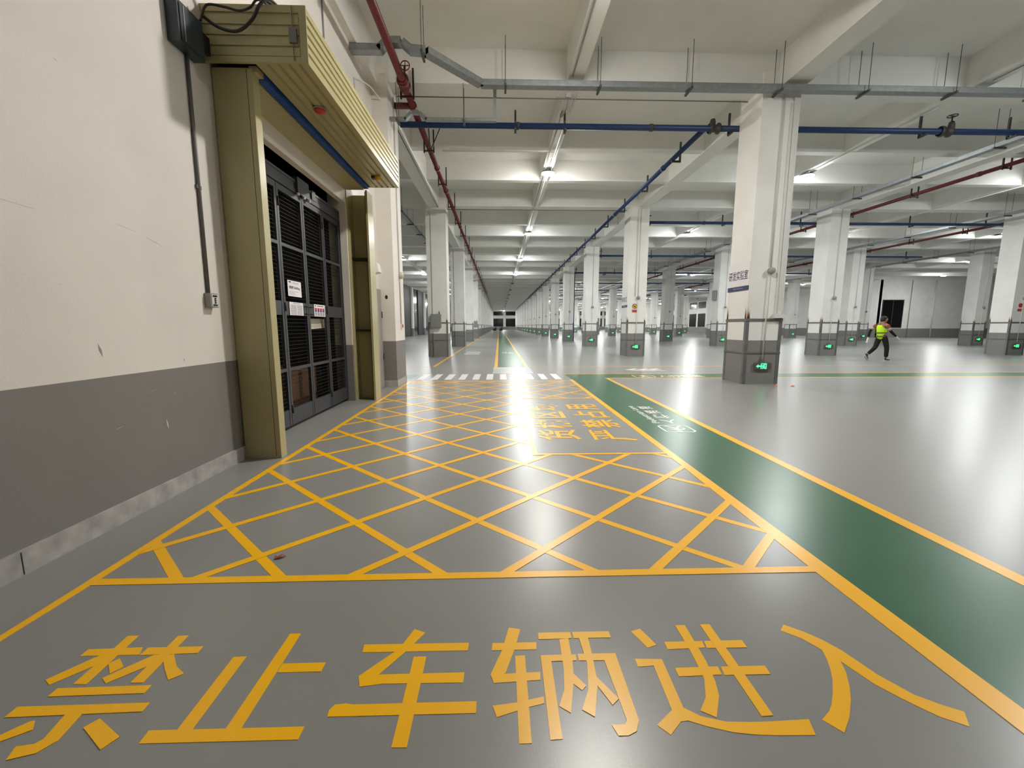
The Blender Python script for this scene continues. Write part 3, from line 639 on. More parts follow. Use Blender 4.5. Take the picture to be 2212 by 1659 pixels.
def ebox(x0, x1, y, z0, z1, label):
    r = thing('electrical_box', label, 'electrical box', ((x0 + x1) / 2, y, z0), 'grey electrical boxes on the pillars')
    b = MB(); b.box(x0, x1, y - .16, y - .016, z0, z1); part(b, 'case', 'ebox', r)
    b = MB(); b.box(x0 + .02, x1 - .02, y - .166, y - .16, z0 + .02, z1 - .02); part(b, 'door', 'ebox', r)
    b = MB(); b.tube([(x1 - .08, y - .08, z1), (x1 - .08, y - .08, z1 + .12)], .02, 8); part(b, 'cable_gland', 'black', r)
ebox(-2.93, -2.49, Y1 + DY, 1.27, 1.83, 'grey green electrical box on the second pillar of the left row')
ebox(-2.75, -2.30, Y1 + 4 * DY, 1.27, 1.83, 'grey electrical box on the fifth pillar of the left row')
def sbox(x, y, z, label):
    b = MB(); b.box(x, x + .14, y, y + .4, z, z + .62); tag(b.build('electrical_box', 'ebox'), label, 'electrical box', 'grey electrical boxes on the pillars')
sbox(6.418, Y1 + 2 * DY + .2, 1.2, 'grey electrical box on the side of the third pillar of the first right row')
sbox(15.118, Y1 + DY + .2, 1.2, 'grey electrical box on the side of the second pillar of the second right row')
sbox(14.124, Y1 + 2 * DY + .2, 3.0, 'dark grey box high on the third pillar of the second right row')

# things on the half pillar beside the gate
r = thing('alarm_button', 'small red alarm call point on the half pillar', 'alarm button', (-2.26, 9.97, 1.28))
b = MB(); b.box(-2.267, -2.235, 9.92, 10.03, 1.27, 1.39); part(b, 'case', 'plast', r)
b = MB(); b.box(-2.235, -2.225, 9.94, 10.01, 1.295, 1.365); part(b, 'red_plate', 'inkred', r)
r = thing('strobe_alarm', 'round beige alarm sounder above the red call point', 'alarm', (-2.26, 9.97, 2.47))
b = MB(); b.lathe([(0, .09), (.05, .085), (.075, .05), (.08, 0), (0, 0)], (-2.267, 9.97, 2.47), 16, 'x'); part(b, 'dome', 'beige', r)
b = MB(); b.tube([(-2.255, 9.93, 1.39), (-2.255, 9.93, 6.2)], .012, 8); b.box(-2.267, -2.24, 9.90, 9.96, 2.30, 2.36)
tag(b.build('conduit', 'wcond'), 'white conduit up the side of the half pillar', 'conduit')
r = thing('bracket_lamp', 'white wedge-shaped lamp on the wall beside the half pillar', 'lamp', (XW, 8.95, 2.5))
b = MB(); b.add([(XW + .001, 8.82, 2.36), (XW + .001, 9.02, 2.36), (XW + .001, 9.02, 2.62), (XW + .001, 8.82, 2.62), (XW + .16, 8.86, 2.42), (XW + .16, 9.10, 2.42), (XW + .12, 9.10, 2.60), (XW + .12, 8.86, 2.60)],
              [(3, 2, 1, 0), (4, 5, 6, 7), (0, 1, 5, 4), (1, 2, 6, 5), (2, 3, 7, 6), (3, 0, 4, 7)]); part(b, 'housing', 'plast', r)
b = MB(); b.box(XW + .001, XW + .03, 8.86, 8.98, 2.20, 2.36); part(b, 'wall_plate', 'plast', r)
r = b = MB(); b.box(XW + .001, XW + .05, 8.30, 9.36, .0, 2.10); dr = b.build('door_1', 'door'); tag(dr, 'narrow grey brown door between the gate and the half pillar', None, None, 'structure')
b = MB(); b.box(XW + .05, XW + .062, 8.36, 9.30, .02, 2.03); part(b, 'door_leaf', 'door', dr)
b = MB()
for z in (.6, 1.5): b.tube([(XW + .068, 9.31, z), (XW + .068, 9.31, z + .14)], .012, 8)
part(b, 'hinge', 'black', dr)
b = MB(); b.poly([(-2.44 + .03 * math.cos(t * PI / 6), 1.95 + .045 * math.sin(t * PI / 6)) for t in range(12)], 0, .0015, lambda u, v, d: (u, 9.42 - d, v)); part(b, 'hole', 'black', pillars['A', 0], 'dark hole')
b = MB(); b.box(-2.655, -2.262, 9.405, 9.4195, 0, .13); b.box(-2.2675, -2.255, 9.405, 10.33, 0, .13); part(b, 'skirting', 'skirt', pillars['A', 0])

# ------------------------------------------------------------------ roller shutter
rs = thing('roller_shutter', 'olive cream roller shutter housing and guides around the lift gate', 'roller shutter', (-2.2, 5.9, 0))
HX, HZ0, HZ1, HY0, HY1 = -1.69, 3.65, 4.105, 4.18, 7.60
# profile of the cover: ribbed front and ribbed underside, extruded along y
prof = [(-2.59, HZ1), (HX, HZ1)]
nf = 6; st_ = (HZ1 - HZ0) / nf
for i in range(nf):
    zt = HZ1 - i * st_
    prof += [(HX, zt - .004), (HX, zt - st_ + .026), (HX - .020, zt - st_ + .018), (HX - .020, zt - st_ + .006)] if i < nf - 1 else [(HX, zt - .004), (HX, HZ0)]
nb_ = 5; sb = (2.16 + HX) / nb_
for i in range(nb_):
    xr = HX - i * sb
    prof += [(xr - .004, HZ0), (xr - sb + .030, HZ0), (xr - sb + .022, HZ0 + .022), (xr - sb + .006, HZ0 + .022)] if i < nb_ - 1 else [(xr - .004, HZ0), (-2.16, HZ0)]
prof += [(-2.16, HZ0 + .05), (-2.175, HZ0 + .05), (-2.175, HZ1 - .02), (-2.59, HZ1 - .02)]
b = MB(); n = len(prof)
vs = [(x, HY0 + .02, z) for x, z in prof] + [(x, HY1, z) for x, z in prof]
b.add(vs, [(i, n + i, n + (i + 1) % n, (i + 1) % n) for i in range(n)])
part(b, 'housing_cover', 'olive', rs)
for y0, y1 in ((HY0, HY0 + .02), (HY1, HY1 + .015)):
    b = MB(); b.box(-2.587, HX - .001, y0, y1, HZ0 + .0, HZ1)
    s5 = (HZ1 - HZ0) / 5.4
    if y0 == HY0:
        for i in range(1, 5):
            z = HZ0 + .04 + i * s5
            b.box(-2.587, HX - .06, y0 - .012, y0, z - s5 + .012, z - .006)
        b.box(HX - .055, HX + .008, y0 - .014, y0, HZ0, HZ1 + .004); b.box(-2.587, HX - .055, y0 - .016, y0, HZ0 - .004, HZ0 + .045)
        b.box(-2.587, HX - .055, y0 - .014, y0, HZ1 - .055, HZ1 + .004)
    part(b, 'end_plate', 'olive', rs)
b = MB(); b.tube([(-1.80, 4.155, 4.10), (-1.80, 4.155, 3.66)], .004, 6); b.box(-1.83, -1.765, 4.145, 4.165, 3.80, 3.92); part(b, 'key_switch', 'steel', rs, 'small grey switch with a cable')
b = MB()
b.box(-2.262, -2.185, HY0 + .20, HY1 - .03, HZ0 - .035, HZ0 + .03)
part(b, 'curtain_edge', 'bluewrap', rs, 'blue wrapped shutter curtain edge')
b = MB(); b.box(-2.262, -2.19, HY0 + .085, HY0 + .20, HZ0 - .03, HZ0 + .02); part(b, 'curtain_tip', 'olive', rs)
b = MB(); b.box(-2.56, -2.19, HY0 + .03, HY1 - .02, HZ0 + .06, HZ1 - .08); part(b, 'curtain_roll', 'black', rs)
b = MB(); b.box(-2.587, -2.27, 4.352, 7.598, HZ0 - .042, HZ0 - .036); b.box(-2.276, -2.27, 4.352, 7.598, HZ0 - .036, HZ0 + .03); part(b, 'soffit_plate', 'olive', rs)
# near guide: closed sheet column
b = MB(); b.box(-2.575, -2.222, 4.237, 4.350, 0, HZ0 - .012); b.box(-2.2225, -2.2205, 4.240, 4.347, 0, HZ0 - .012)
g1 = part(b, 'guide_rail', 'olive', rs)
b = MB(); b.box(-2.272, -2.268, 4.2355, 4.2375, .02, HZ0 - .02); part(b, 'seam', 'black', g1)
# far guide: open channel facing the viewer
b = MB()
top_ = HZ0 - .044
b.box(-2.655, -2.640, 7.60, 7.92, 0, top_); b.box(-2.605, -2.575, 7.61, 7.92, 0, top_)
b.box(-2.575, -2.285, 7.90, 7.92, 0, top_); b.box(-2.258, -2.225, 7.60, 7.92, 0, top_)
g2 = part(b, 'guide_rail', 'olive', rs)
b = MB()
for z in (1.25, 2.50): b.box(-2.575, -2.285, 7.76, 7.90, z - .02, z + .02)
b.box(-2.285, -2.259, 7.66, 7.899, 0.01, top_ - .01); b.box(-2.639, -2.606, 7.66, 7.91, .01, top_ - .01); part(b, 'bracket', 'black', g2, 'dark brackets and slots filled black for shade inside the channel')  # two tall black boxes fill the slots, painting in their shade

r = thing('alarm_beacon', 'red round alarm beacon under the shutter housing', 'beacon', (-1.93, 4.98, HZ0))
b = MB(); b.lathe([(0, -.045), (.04, -.043), (.058, -.025), (.062, 0), (0, 0)], (-1.92, 4.98, HZ0 - .002), 18); part(b, 'lens', 'signred', r)
b = MB(); b.lathe([(.062, -.012), (.072, -.010), (.072, 0), (0, 0)], (-1.92, 4.98, HZ0 - .001), 18); part(b, 'base', 'plastd', r)
r = thing('alarm_beacon', 'small yellow beacon under the far end of the shutter housing', 'beacon', (-1.89, 7.06, HZ0))
b = MB(); b.lathe([(0, -.06), (.04, -.055), (.05, -.02), (.05, 0), (0, 0)], (-1.89, 7.06, HZ0 - .002), 14); part(b, 'lens', 'signyel', r)
b = MB(); b.box(-1.98, -1.93, 7.02, 7.10, HZ0 - .04, HZ0 - .002); part(b, 'base', 'black', r)
r = thing('shutter_motor', 'slate blue motor box on the wall next to the shutter housing', 'motor box', (XW, 3.85, 3.6))
b = MB()
b.box(XW + .001, -2.495, 3.735, 4.03, 3.555, 3.865); part(b, 'case', 'opbox', r)
b = MB(); b.box(-2.495, -2.488, 3.755, 4.01, 3.575, 3.845); part(b, 'cover', 'opbox', r)
b = MB(); b.box(-2.488, -2.484, 3.79, 3.80, 3.58, 3.84); part(b, 'edge_highlight', 'plastd', r)  # pale strip paints the highlight along the edge of the cover
b = MB(); b.box(-2.53, -2.50, 4.032, 4.12, 3.66, 3.80); part(b, 'chain_guide', 'black', r)
def curve_pts(P, n=8):
    out = []
    for i in range(len(P) - 1):
        p0, p1, p2, p3 = (Vector(P[max(i - 1, 0)]), Vector(P[i]), Vector(P[i + 1]), Vector(P[min(i + 2, len(P) - 1)]))
        for k in range(n):
            t = k / n; out.append(.5 * ((2 * p1) + (p2 - p0) * t + (2 * p0 - 5 * p1 + 4 * p2 - p3) * t * t + (3 * p1 - p0 - 3 * p2 + p3) * t ** 3))
    return out + [Vector(P[-1])]
b = MB(); b.tube(curve_pts([(-2.49, 4.05, 3.93), (-2.40, 4.10, 3.88), (-2.25, 4.11, 3.86), (-2.12, 4.11, 3.95), (-2.04, 4.10, 4.06), (-1.98, 4.15, 4.14), (-1.95, 4.30, 4.15)]), .013, 8)
tag(b.build('cable', 'cable'), 'dark cable hanging in a loop before the shutter housing', 'cable')
b = MB(); b.tube(curve_pts([(-2.50, 4.02, 3.88), (-2.47, 4.07, 4.03), (-2.34, 4.10, 4.04), (-2.22, 4.11, 4.02), (-2.12, 4.10, 4.04), (-2.06, 4.13, 4.12), (-1.99, 4.3, 4.14)]), .010, 8)
tag(b.build('cable', 'cable'), 'thin upper cable from the motor box over the housing', 'cable')
b = MB(); b.tube([(-2.45, 3.95, 4.35), (-2.2, 4.25, 4.30), (-2.0, 4.5, 4.25)], .02, 8); tag(b.build('cable', 'redd'), 'dark red hose above the shutter housing', 'hose')
b = MB(); b.tube([(XW + .016, 3.92, 3.553), (XW + .016, 3.905, 1.62)], .014, 10); b.box(XW, XW + .02, 3.885, 3.94, 2.50, 2.53)
tag(b.build('conduit', 'conduit'), 'dark grey conduit down the wall from the motor box', 'conduit')
r = thing('push_button_box', 'grey push button box at the end of the wall conduit', 'switch', (XW, 3.91, 1.5))
b = MB(); b.box(XW + .001, XW + .055, 3.865, 3.965, 1.495, 1.62); part(b, 'case', 'plastd', r)
b = MB(); b.box(XW + .055, XW + .060, 3.875, 3.955, 1.505, 1.61); part(b, 'face_plate', 'plast', r)
b = MB(); b.box(XW + .060, XW + .064, 3.888, 3.942, 1.588, 1.603); part(b, 'label_strip', 'black', r); b = MB(); b.box(XW + .060, XW + .064, 3.888, 3.942, 1.511, 1.524); part(b, 'label_strip', 'black', r)
for z in (1.573, 1.556, 1.538):
    b = MB(); b.lathe([(0, .010), (.006, .010), (.007, 0), (0, 0)], (XW + .060, 3.915, z), 10, 'x'); part(b, 'button', 'ink', r)

# ------------------------------------------------------------------ lift gate
GX = -2.73
gt = thing('lift_gate', 'dark grey mesh gate of the goods lift', 'gate', (GX, 6.19, 0))
b = MB(); b.box(GX - .03, GX + .03, GY0 + .004, GY1 - .03, 3.085, 3.145); b.box(GX - .03, GX + .03, GY0 + .004, GY1 - .03, 3.225, 3.255); b.box(GX - .02, GX + .02, GY0 + .004, GY1 - .03, 3.145, 3.225); part(b, 'header', 'gate', gt)
b = MB(); b.box(GX - .03, GX + .06, 6.02, 6.36, 3.09, 3.30); b.box(GX - .03, GX + .04, 6.50, 6.62, 3.14, 3.27); part(b, 'door_drive', 'gate', gt, 'grey drive box on the header')
b = MB()
for y in (6.02, 6.2, 6.36): b.box(GX + .045, GX + .07, y - .02, y + .02, 3.06, 3.09)
part(b, 'clip', 'plast', gt, 'pale clips')
b = MB(); b.box(GX - .03, GX + .03, GY1 - .032, GY1 - .003, .03, 3.25); part(b, 'jamb', 'gate', gt)
b = MB()
for z in (.3, 1.52, 1.95, 2.75): b.lathe([(0, .03), (.02, .03), (.022, 0), (0, 0)], (XW - .10, GY1 - .03, z), 10, 'y')
edges = [4.83, 5.505, 6.19, 6.865, 7.545]
rails = [(.045, .255), (.755, .795), (1.47, 1.645), (2.33, 2.37), (3.0, 3.075)]
for i in range(4):
    y0, y1 = edges[i] + .006, edges[i + 1] - .006
    b = MB(); sw = .045
    b.box(GX - .02, GX + .02, y0, y0 + sw, .045, 3.075); b.box(GX - .02, GX + .02, y1 - sw, y1, .045, 3.075)
    for j, (z0, z1) in enumerate(rails):
        if j in (1, 3, 4): b.box(GX - .02, GX + .02, y0 + sw, y1 - sw, z0, z1)
    lf = part(b, 'gate_leaf', 'gate', gt)
    b = MB(); b.box(GX - .018, GX + .016, y0 + sw, y1 - sw, *rails[0]); part(b, 'kick_plate', 'gate', lf)
    b = MB(); b.box(GX - .018, GX + .016, y0 + sw, y1 - sw, *rails[2]); part(b, 'lock_plate', 'gate', lf)
    b = MB(); z = .28
    for a, c_ in ((.255, .755), (.795, 1.47), (1.645, 2.33), (2.37, 3.0)):
        nz = int((c_ - a) / .046)
        for q in range(1, nz): z = a + (c_ - a) * q / nz; b.bar((GX - .004, y0 + sw, z), (GX - .004, y1 - sw, z), (.003), .003)
        ny = int((y1 - y0 - 2 * sw) / .024)
        for q in range(1, ny): y = y0 + sw + (y1 - y0 - 2 * sw) * q / ny; b.bar((GX - .008, y, a), (GX - .008, y, c_), .0012, .0012)
    part(b, 'wire_mesh', 'wire', lf)
    if i in (1, 2):
        ys = y1 - .10 if i == 1 else y0 + .03
        for z in (1.60, 1.50):
            b = MB(); b.tube([(GX + .016, ys, z), (GX + .05, ys, z - .005), (GX + .05, ys + .07, z - .005), (GX + .016, ys + .07, z)], .007, 8); part(b, 'handle', 'black', lf)
        b = MB()
        for z in (.20, 1.52, 2.80): b.tube([(GX + .026, (y0 + .02 if i == 1 else y1 - .02), z), (GX + .026, (y0 + .02 if i == 1 else y1 - .02), z + .11)], .011, 8)
        part(b, 'hinge', 'black', lf)

def notice(y0, y1, z0, z1, label, kind):
    r = thing('paper_notice', label, 'notice', (GX + .03, y0, z0))
    x = GX + .024
    b = MB(); b.box(x - .003, x, y0, y1, z0, z1); part(b, 'sheet', 'paper', r)
    W_, H_ = y1 - y0, z1 - z0; F = lambda u, v, d: (x + d, y0 + u * W_, z0 + v * H_)
    def rec(m_, a, c_, e, f): m_.poly([(a, e), (c_, e), (c_, f), (a, f)], 0, .0006, F)
    if kind == 0:
        b = MB(); rec(b, .08, .24, .86, .94)
        put_text(b, '限载5000kg', (x, y0 + .10 * W_, z0 + .44 * H_), (0, 1, 0), (0, 0, 1), .78 * W_, .22 * H_, .03, .0006)
        part(b, 'lettering', 'ink', r, 'dark load limit lettering')
        b = MB()
        for q, (a, c_) in enumerate(((.08, .75), (.08, .5), (.08, .55))): rec(b, a, c_, .30 - q * .09, .325 - q * .09)
        rec(b, .36, .80, .87, .90); rec(b, .36, .80, .81, .83); part(b, 'small_print', 'inkgrey', r)
    elif kind == 1:
        b = MB()
        for q in range(11): rec(b, .08, .48, .06 + q * .07, .10 + q * .07); rec(b, .54, .92, .06 + q * .07, .10 + q * .07)
        rec(b, .25, .8, .89, .94); part(b, 'small_print', 'inkgrey', r)
    else:
        for m_, e, f in (('inkred', .52, .70), ('inkblue', .38, .52), ('inkgrey', .05, .36)):
            b = MB()
            for q in range(4): rec(b, .06 + q * .23, .24 + q * .23, e, f)
            part(b, {'inkred': 'red_fields', 'inkblue': 'blue_fields', 'inkgrey': 'grey_fields'}[m_], m_, r)
        b = MB(); rec(b, .08, .18, .84, .92); rec(b, .3, .85, .84, .90); part(b, 'heading', 'ink', r)
notice(5.628, 6.0, 1.717, 1.92, 'white load limit notice on the upper mesh of the lift gate', 0)
notice(5.64, 6.022, 1.474, 1.643, 'grey printed notice on the lock plate of the lift gate', 1)
notice(6.37, 6.76, 1.473, 1.648, 'notice with red and blue fields on the lift gate', 2)
b = MB()
pts = [(6.46, 1.44), (6.98, 1.445), (7.0, 1.42), (6.98, 1.32), (6.93, 1.30), (6.47, 1.285), (6.44, 1.30)]
b.poly(pts, 0, .06, lambda u, v, d: (GX - .13 + d + .01 * math.sin(u * 31), u, v)); tag(b.build('folded_cloth', 'cloth'), 'pale folded cloth behind the gate mesh', 'cloth')
for (x0, x1, y0, y1, h, l) in ((-3.9, -3.25, 6.5, 7.55, .62, 'large brown cardboard box behind the lower gate mesh'), (-4.2, -3.4, 7.62, 8.15, .58, 'second brown cardboard box behind the gate, nearer the far jamb')):
    b = MB(); b.box(x0, x1, y0, y1, .004, h); r = b.build('cardboard_box', 'carton'); tag(r, l, 'box')
    b = MB(); b.box(x0 - .001, x1 + .001, (y0 + y1) / 2 - .03, (y0 + y1) / 2 + .03, h, h + .002); part(b, 'tape', 'beige', r)

# ------------------------------------------------------------------ cable trays
def tray_x(pts, wd, h, name, label, hang=(), zt=ZS):
    r = thing(name, label, 'cable tray', pts[0])
    b = MB()
    for p, q in zip(pts, pts[1:]):
        p, q = Vector(p), Vector(q); d = (q - p).normalized(); side = Vector((-d.y, d.x, 0)).normalized() if abs(d.z) < .95 else Vector((0, 1, 0))
        up = Vector((0, 0, 1)) if abs(d.z) < .95 else Vector((1, 0, 0))
        up = (up - d * up.dot(d)).normalized(); e = d * (.5 * wd * 0 + .003)
        a0, a1 = p - e, q + e
        for s0, s1, u0, u1 in ((-.5, .5, 0, .006), (-.5, -.5 + .006 / wd, .006, h), (.5 - .006 / wd, .5, .006, h), (-.5 - .004 / wd, .5 + .004 / wd, h, h + .006)):
            c_ = [base + side * (s * wd) + up * u for base in (a0, a1) for s, u in ((s0, u0), (s1, u0), (s1, u1), (s0, u1))]
            b.add(c_, [(3, 2, 1, 0), (4, 5, 6, 7), (0, 1, 5, 4), (1, 2, 6, 5), (2, 3, 7, 6), (3, 0, 4, 7)])
    part(b, 'tray_body', 'zinc', r)
    for (x, y, z, ax) in hang:
        L_ = wd / 2 + .05
        b = MB(); d = Vector((0, 1, 0)) if ax == 'x' else Vector((1, 0, 0)); c_ = Vector((x, y, z - .022))
        b.bar(c_ - d * (L_ + .03), c_ + d * (L_ + .03), .04, .04); hg = part(b, 'strut', 'strut', r)
        b = MB()
        for s in (-1, 1): q = c_ + d * (s * L_); b.tube([q, (q.x, q.y, zt)], .006, 6)
        part(b, 'hanger_rod', 'rod', hg)
    return r
TZ = 6.10
tray_x([(XW + .01, 8.25, TZ), (-2.05, 8.25, TZ), (-1.92, 8.25, TZ + .12), (-1.70, 8.25, TZ + .12), (-1.55, 8.25, TZ), (-1.28, 8.28, TZ), (-.34, 9.27, TZ), (13.0, 9.27, TZ)], .17, .10, 'cable_tray',
       'galvanised cable tray across the ceiling before the first pillar line', [(-1.33, 8.27, TZ, 'x')] + [(x, 9.27, TZ, 'x') for x in (.15, 2.05, 3.9, 5.75, 7.55, 9.4, 11.2, 12.6)])
tray_x([(-.10, 9.62, 6.2), (-.10, 9.62, 5.66)], .12, .06, 'cable_tray', 'short galvanised drop below the ceiling tray')
tray_x([(-2.26, 9.62, 5.60), (-1.93, 9.62, 5.60), (-1.80, 9.62, 5.73), (-1.66, 9.62, 5.73), (-1.52, 9.62, 5.60), (-.04, 9.62, 5.60)], .10, .05, 'cable_tray', 'narrow galvanised branch tray next to the half pillar', [(-2.1, 9.62, 5.6, 'x'), (-.72, 9.62, 5.6, 'x')], ZB - .002)
ys = [4.8 + 2.26 * i for i in range(26)]
tray_x([(13.3, -3, 6.02), (13.3, 140, 6.02)], .20, .10, 'cable_tray', 'long galvanised tray left of the second right pillar row', [(13.3, y, 6.02, 'y') for y in ys])
tray_x([(21.9, -3, 6.02), (21.9, 140, 6.02)], .20, .10, 'cable_tray', 'long galvanised tray left of the third right pillar row', [(21.9, y, 6.02, 'y') for y in ys[5:]])
tray_x([(30.6, 10, 6.02), (30.6, 140, 6.02)], .20, .10, 'cable_tray', 'long galvanised tray left of the fourth right pillar row', [(30.6, y, 6.02, 'y') for y in ys[8:]])
tray_x([(-4.1, 10.4, 6.02), (-4.1, 140, 6.02)], .16, .10, 'cable_tray', 'grey tray behind the left pillar row', [(-4.1, y, 6.02, 'y') for y in ys[4:14]])

# ------------------------------------------------------------------ pipes
RX, RZ, RR = -1.86, 6.08, .068
rp = thing('fire_pipe', 'dark red fire main along the left side of the aisle', 'pipe', (RX, 0, RZ))
b = MB(); b.tube([(RX, -3, RZ), (RX, 148, RZ)], RR, 16); part(b, 'pipe_run', 'red', rp)
b = MB(); b.tube([(-2.262, 10.02, RZ), (RX, 10.02, RZ)], RR * .95, 14); part(b, 'branch_pipe', 'red', rp, 'short red branch to the half pillar')
for y, rr in ((9.02, .095), (9.34, .10), (10.02, .09), (13.7, .085), (15.9, .085), (21.4, .082), (27, .08), (33, .08)):
    b = MB(); b.tube([(RX, y - .06, RZ), (RX, y + .06, RZ)], rr, 16); part(b, 'coupling', 'red', rp)
b = MB(); b.lathe([(.10, -.12), (.12, -.11), (.12, -.07), (.085, -.06), (.085, .06), (.12, .07), (.12, .11), (.10, .12)], (RX, 9.16, RZ), 16, 'y'); b.lathe([(.075, .0), (.075, .12), (.05, .16), (.02, .18), (.015, .30), (0, .30)], (RX + .02, 9.14, RZ), 14, 'z')
vv = part(b, 'gate_valve', 'red', rp)
b = MB(); hwc = (RX + .08, 8.93, RZ + .20); b.torus(hwc, .085, .011, 'y', 22, 8); b.bar((hwc[0] - .08, hwc[1], hwc[2]), (hwc[0] + .08, hwc[1], hwc[2]), .014, .014); b.bar((hwc[0], hwc[1], hwc[2] - .08), (hwc[0], hwc[1], hwc[2] + .08), .014, .014); b.tube([hwc, (RX + .03, 9.1, RZ + .08)], .014, 8)
part(b, 'hand_wheel', 'red', vv)
def top_at(y, z):
    o = (y - Y1 - .06) % DY
    if o < .5 or 3.16 < o < 3.5 or 5.81 < o < 6.15 or o > DY - .04: return ZB - .012
    return min(z, ZS - .004)
def u_bracket(parent, x, y, z, wd, top, m_, t=.035):
    b = MB(); b.box(x - wd, x + wd, y - t / 2, y + t / 2, z - t, z); b.box(x - wd - t, x - wd, y - t / 2, y + t / 2, z - t - .03, top); b.box(x + wd, x + wd + t, y - t / 2, y + t / 2, z - t - .03, top)
    part(b, 'bracket', m_, parent)
for i in range(22):
    y = 6.75 + 2.72 * i; u_bracket(rp, RX, y, RZ - RR, .11, top_at(y, RZ + .45), 'redd')
def pipe_y(x, z, r_, y0, y1, label, m_, ybr, name='fire_pipe', kind='U', cm='redd'):
    p = thing(name, label, 'pipe', (x, y0, z))
    b = MB(); b.tube([(x, y0, z), (x, y1, z)], r_, 14); part(b, 'pipe_run', m_, p)
    for i, y in enumerate(ybr):
        if kind == 'U': u_bracket(p, x, y, z - r_, r_ + .05, top_at(y, z + .40), cm)
        else:
            b = MB(); t = .045; b.box(x + r_ + .09, x + r_ + .09 + t, y - t / 2, y + t / 2, z - r_ - t, top_at(y, z + .42)); b.box(x - r_, x + r_ + .09, y - t / 2, y + t / 2, z - r_ - t, z - r_); part(b, 'bracket', cm, p)
        if i % 2 == 0:
            b = MB(); b.tube([(x, y + .7, z), (x, y + .82, z)], r_ + .016, 12); part(b, 'coupling', m_, p)
    return p
pipe_y(15.48, 6.16, .062, -3, 148, 'dark red fire main right of the second right pillar row', 'red', [7.4 + 2.9 * i for i in range(20)])
pipe_y(24.2, 6.16, .062, 2, 148, 'dark red fire main right of the third right pillar row', 'red', [13.4 + 2.9 * i for i in range(16)])
PZ, PY = 5.90, 10.47
pb = pipe_y(4.83, PZ, .062, PY, 148, 'blue pipe running down the right side of the aisle', 'blue', [12.25 + 2.6 * i for i in range(24)], 'water_pipe', 'L', 'bracket')
b = MB(); b.lathe([(.10, -.13), (.12, -.11), (.12, -.07), (.085, -.05), (.085, .05), (.12, .07), (.12, .11), (.10, .13)], (5.05, PY, PZ), 16, 'x'); b.lathe([(.06, 0), (.065, .12), (.05, .19), (0, .20)], (5.0, PY - .02, PZ), 12, 'z'); part(b, 'valve', 'bracket', pb, 'dark valve at the pipe junction')
def pipe_x(k, x0, x1, label):
    y = PY + k * DY
    p = thing('water_pipe', label, 'pipe', (x0, y, PZ))
    b = MB(); b.tube([(x0, y, PZ), (x1, y, PZ)], .066 if k == 0 else .062, 14); part(b, 'pipe_run', 'blue', p)
    xs = [x for x in (.4, 1.55, 5.45, 10.1, 12.3, 18.8, 27.5) if x0 < x < x1] if k == 0 else [x for x in (6.75, 10.1, 13.7, 18.8, 22.4, 27.5) if x0 < x < x1]
    for x in xs:
        b = MB(); b.box(x - .022, x + .022, y + .08, y + .12, PZ - .11, (ZB - .012 if x in (10.1, 18.8, 27.5, 1.55) else ZS - .004) if k else PZ + .38); b.box(x - .022, x + .022, y - .10, y + .12, PZ - .115, PZ - .075); part(b, 'bracket', 'bracket', p)
    b = MB()
    for x in (x0 + 2.7, x0 + 5.8, x0 + 9.1):
        if x < x1: b.tube([(x - .035, y, PZ), (x + .035, y, PZ)], .082, 14)
    part(b, 'coupling', 'bracket', p)
    return p, y
p, y = pipe_x(0, -2.24, 34, 'blue pipe across the ceiling behind the first pillar line')
b = MB(); b.lathe([(.10, -.14), (.12, -.12), (.12, -.07), (.085, -.05), (.09, .05), (.12, .07), (.12, .12), (.10, .14)], (10.62, y, PZ), 16, 'x'); b.lathe([(.065, 0), (.07, .12), (.05, .2), (.016, .22), (.016, .34), (0, .34)], (10.72, y - .04, PZ), 12, 'z'); vv = part(b, 'valve', 'bracket', p, 'dark gate valve')
b = MB(); b.torus((10.72, y - .04, PZ + .33), .095, .012, 'z', 22, 8); b.bar((10.63, y - .04, PZ + .33), (10.81, y - .04, PZ + .33), .016, .012); part(b, 'hand_wheel', 'bracket', vv)
for k in range(1, 8):
    p, y = pipe_x(k, 6.52, 28.5, f'blue cross pipe behind the {ORD[k]} pillar line of the right rows')
    b = MB(); b.tube(curve_pts([(6.58, y, PZ), (6.50, y, PZ + .02), (6.47, y, PZ + .12), (6.47, y, PZ + .20)], 4), .07, 12); part(b, 'elbow', 'bracket', p)
    b = MB(); b.box(6.5, 6.85, y + .09, y + .13, PZ + .30, PZ + .34); b.box(6.62, 6.66, y + .09, y + .13, PZ - .1, PZ + .30); part(b, 'bracket', 'bracket', p)
b = MB(); b.tube([(15.3, Y1 + DY * 2 + .5, .0), (15.3, Y1 + DY * 2 + .5, PZ)], .045, 10); tag(b.build('riser_pipe', 'blue'), 'blue riser pipe on the third pillar of the second right row', 'pipe')
b = MB(); b.tube([(24.0, Y1 + DY * 3 + .5, .0), (24.0, Y1 + DY * 3 + .5, PZ)], .045, 10); tag(b.build('riser_pipe', 'blue'), 'blue riser pipe on the fourth pillar of the third right row', 'pipe')
b = MB(); b.tube([(6.52, Y1 + DY * 3 + .5, .0), (6.52, Y1 + DY * 3 + .5, PZ)], .035, 10); tag(b.build('riser_pipe', 'blue'), 'blue riser pipe on the fourth pillar of the first right row', 'pipe')

